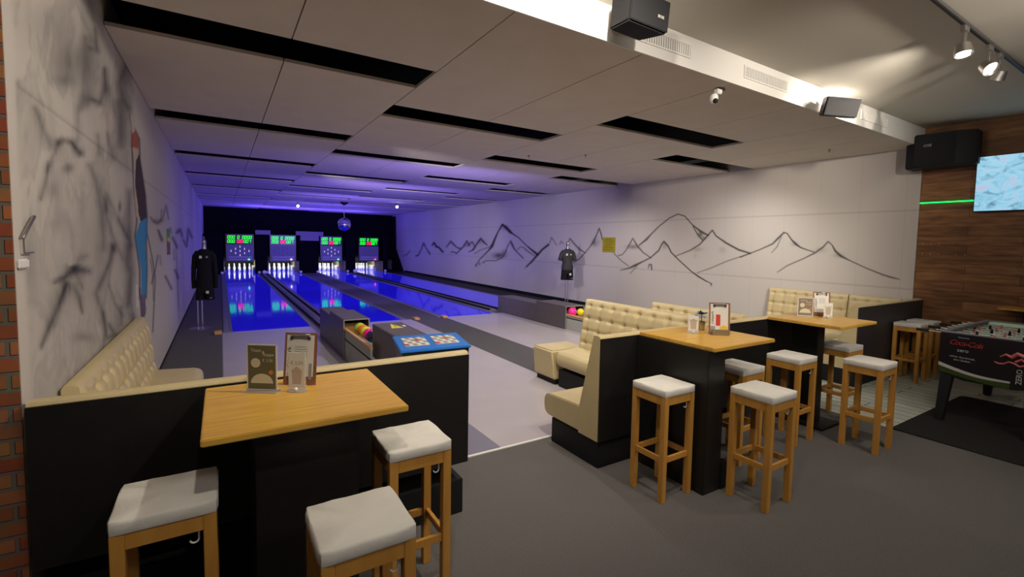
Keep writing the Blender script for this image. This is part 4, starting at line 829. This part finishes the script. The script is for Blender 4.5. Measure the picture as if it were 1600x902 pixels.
# ------------------------------------------------------------------ wall items
t = thing('television', 'wall television showing pale blue rocky picture', 'television', (8.93, 1.57, 2.75), absolute=True)
MB().box(8.955, 9.0, .89, 2.25, 2.36, 3.135).build('casing', M['black'], t, bevel=.006); MB().box(8.950, 8.956, .90, 2.24, 2.375, 3.125).build('screen', M['tv'], t); MB().box(9.0, 9.017, 1.4, 1.8, 2.6, 2.9).build('bracket', M['darkmetal'], t)
tag(MB().box(9.004, 9.017, 2.26, 2.882, 2.522, 2.538).build('led_strip', M['led_strip']), 'glowing green light strip between television and mural wall', 'light strip')
t = thing('coat_hook_rack', 'double row of small metal hooks on the wood wall', 'hook rack', (9.0, 2.5, 1.82), absolute=True)
for i in range(6):
    for z in (1.905, 1.75):
        y = 2.80-.100*i; MB().tube([(9.017, y, z), (8.985, y, z), (8.975, y, z+.02)], .006, 6).build('hook', M['chrome'], t, smooth=True)
t = thing('wall_shelf', 'small wooden wall shelf right of the wood wall stools', 'shelf', (8.85, 1.3, 1.05), absolute=True)
MB().box(8.72, 9.017, .6, 1.86, 1.035, 1.062).build('board', M['wood'], t, bevel=.003); MB().box(8.85, 9.017, .7, .74, .85, 1.035).box(8.85, 9.017, 1.6, 1.64, .85, 1.035).build('bracket', M['black'], t)
o = MB().box(XR-.008, XR-.001, 9.56, 10.08, 1.60, 2.01, 0)
for i, (a, b) in enumerate(((9.68, 9.94), (9.62, 10.0), (9.66, 9.96), (9.72, 9.98), (9.64, 10.02), (9.64, 10.02))): o.box(XR-.0095, XR-.008, a, b, 1.945-i*.057, 1.968-i*.057, 1)
tag(o.build('wall_sign', [M['sign'], M['signink']]), 'square yellow notice on the right mural wall', 'sign')
o = MB().box(XL+.001, XL+.008, 9.45, 9.95, 1.72, 1.91, 0).box(XL+.001, XL+.008, 9.45, 9.95, 1.49, 1.72, 1).box(XL+.008, XL+.010, 9.5, 9.9, 1.70, 1.77, 2)
tag(o.build('wall_sign', [mat('sign_green', (.12, .30, .03), .5), mat('sign_brown', (.18, .10, .05), .5), M['warn']]), 'small green and brown notice on the left mural wall', 'sign')
t = thing('wall_bracket', 'thin metal hook bracket on the left wall edge', 'bracket', (XL, 2.93, 1.8), absolute=True)
MB().tube([(XL+.0, 2.87, 1.765), (XL+.012, 2.87, 1.765), (XL+.014, 2.885, 1.785), (XL+.014, 3.02, 1.862)], .007, 8).build('upper_arm', M['steel'], t, smooth=True)
MB().tube([(XL+.012, 2.872, 1.765), (XL+.012, 2.878, 1.700), (XL+.014, 2.99, 1.700)], .0035, 8).build('lower_loop', M['steel'], t, smooth=True)
tag(MB().box(XL+.001, XL+.014, 2.82, 2.93, 1.635, 1.675).build('wall_switch', M['plasticwhite'], bevel=.005), 'small white plastic clip on the left wall edge below the bracket', 'switch')
# ------------------------------------------------------------------ rug and foosball table
rp = []
for cx, cy, a0 in ((7.62, 1.82, 0), (5.65, 1.87, PI/2), (5.65, -2.5, PI), (7.62, -2.5, 1.5*PI)):
    r = .08 if cx > 6 else .03
    for i in range(5): a = a0+PI/2*i/4; rp.append((cx+r*math.cos(a), cy+r*math.sin(a)))
tag(MB().prism(rp, 'z', .003, .012).build('rug', M['rug']), 'black rug under the football table', 'rug')
t = thing('football_table', 'black table football table with pale green pitch and red soft drink lettering', 'table football', (7.2, 1.41, .012), absolute=True)
X0, X1, Y0, Y1, ZT = 6.42, 8.0, 1.02, 1.79, .95
pr = [(Y0, .50), (Y0+.2, .46), (Y1-.2, .46), (Y1, .52), (Y1, ZT-.01), (Y0, ZT-.01)]
MB().prism(pr, 'x', X0, X0+.03).prism(pr, 'x', X1-.03, X1).box(X0+.03, X1-.03, Y0, Y0+.03, .52, ZT-.01).box(X0+.03, X1-.03, Y1-.03, Y1, .52, ZT-.01).box(X0+.03, X1-.03, Y0+.03, Y1-.03, .52, .56).build('cabinet', M['foosblack'], t, bevel=.004)
MB().box(X0+.03, X1-.03, Y0+.03, Y1-.03, .85, .862).build('pitch', M['foosgreen'], t)
MB().prism([(X0+.03, .90), (X0+.10, .90), (X0+.03, .945)], 'y', Y0+.03, Y1-.03).prism([(X1-.03, .90), (X1-.10, .90), (X1-.03, .945)], 'y', Y0+.03, Y1-.03).build('end_slope', M['foosgreen'], t)
fr = MB(); fr.box(X0-.005, X1+.005, Y0-.005, Y0+.035, ZT-.01, ZT+.008); fr.box(X0-.005, X1+.005, Y1-.035, Y1+.005, ZT-.01, ZT+.008); fr.box(X0-.005, X0+.035, Y0+.035, Y1-.035, ZT-.01, ZT+.004); fr.box(X1-.035, X1+.005, Y0+.035, Y1-.035, ZT-.01, ZT+.008)
fr.build('top_rail', M['greybox'], t, bevel=.003)
for i in range(8):
    x = X0+.16+i*(X1-X0-.32)/7; s = 1 if i % 2 == 0 else -1
    yh = Y1+.20 if s > 0 else Y0-.20
    rd = MB().tube([(x, Y1+(.24 if s > 0 else .14), .915), (x, Y0-(.24 if s < 0 else .14), .915)], .008, 8).build('rod', M['chrome'], t, smooth=True)
    rod_off = t.location
    hd = MB().tube([(x, yh-.05*s-t.location[1]*0, .915), (x, yh+.06*s, .915)], .016, 10); hd.v = [(a-rod_off[0], b-rod_off[1], c-rod_off[2]) for a, b, c in hd.v]; hd.build('handle', M['black'], rd, smooth=True)
    np_ = (1, 2, 3, 5, 5, 3, 2, 1)[i]
    for k in range(np_):
        y = Y0+.03+(Y1-Y0-.06)*(k+.5)/np_; a_, b_, c_ = x-rod_off[0], y-rod_off[1], -rod_off[2]
        MB().loft([(a_, b_, c_+.864, .016, .010), (a_, b_, c_+.885, .009, .008), (a_, b_, c_+.915, .014, .016), (a_, b_, c_+.933, .008, .008), (a_, b_, c_+.943, .012, .012), (a_, b_, c_+.949, .004, .004)], 10).build('player', M['pink'] if s > 0 else M['fabricblack'], rd, smooth=True)
for x, y, sx, sy in ((X0+.06, Y0+.07, -1, -1), (X0+.06, Y1-.07, -1, 1), (X1-.06, Y0+.07, 1, -1), (X1-.06, Y1-.07, 1, 1)):
    MB().frustum((x+sx*.10, y+sy*.02, .012), (.035, .035), (x, y, .53), (.05, .05)).build('leg', M['black'], t, bevel=.004)
bd = MB(); n = 12; vs = []
for i in range(n+1):
    s = i/n; y = Y1-s*(Y1-Y0)*.72; zt_ = .625-.085*math.sin(min(1, s*1.3)*PI/2); zb_ = .525-.06*math.sin(s*PI/2)
    vs += [(X0-.004, y, zt_), (X0-.004, y, zt_-.018-.02*(1-s)), (X0-.004, y, zb_)]
fsA = []; fsB = []
for i in range(n): a = i*3; fsA.append((a, a+3, a+4, a+1)); fsB.append((a+1, a+4, a+5, a+2))
bd.add(vs, fsA, 0); bd.add(vs, fsB, 1); bd.build('painted_band', [M['logowhite'], M['foosband']], t)
loc = Vector(t.location)
def fm(y, z, roll=0): return Matrix.Translation(Vector((X0-.006, y, z))-loc) @ Matrix.Rotation(-PI/2, 4, 'Z') @ Matrix.Rotation(PI/2, 4, 'X') @ Matrix.Rotation(roll, 4, 'Z')
text('drink_lettering', 'Coca-Cola', .074, M['logored'], t, fm(1.585, .845, -.02), .002, .35, spacing=.82); text('zero_lettering', 'zero', .05, M['logowhite'], t, fm(1.60, .772), .002)
text('small_lettering', 'Coca-Cola', .020, M['logowhite'], t, fm(1.60, .905), .001); text('slogan_lettering', 'echter Geschmack,', .026, M['logowhite'], t, fm(1.60, .70, -.03), .001); text('slogan_lettering', 'zero Zucker.', .026, M['logowhite'], t, fm(1.60, .668, -.03), .001)
text('side_lettering', 'ZERO', .058, M['logowhite'], t, fm(1.175, .60, PI/2), .002)
sp = MB()
def swirl(pts, r): sp.tube([(X0-.005, y, z) for y, z in pts], r, 6)
swirl([(1.36, .715), (1.33, .700), (1.29, .705), (1.26, .73), (1.22, .725), (1.18, .70), (1.14, .72), (1.10, .70), (1.05, .66)], [.004, .009, .008, .008, .009, .010, .010, .009, .006])
swirl([(1.32, .77), (1.28, .80), (1.24, .78), (1.20, .82), (1.15, .80), (1.10, .82), (1.05, .80)], [.006, .012, .02, .022, .022, .02, .012]); swirl([(1.21, .74), (1.17, .77), (1.13, .74), (1.10, .77), (1.06, .74)], .012)
sp.build('splash_artwork', M['pink'], t)
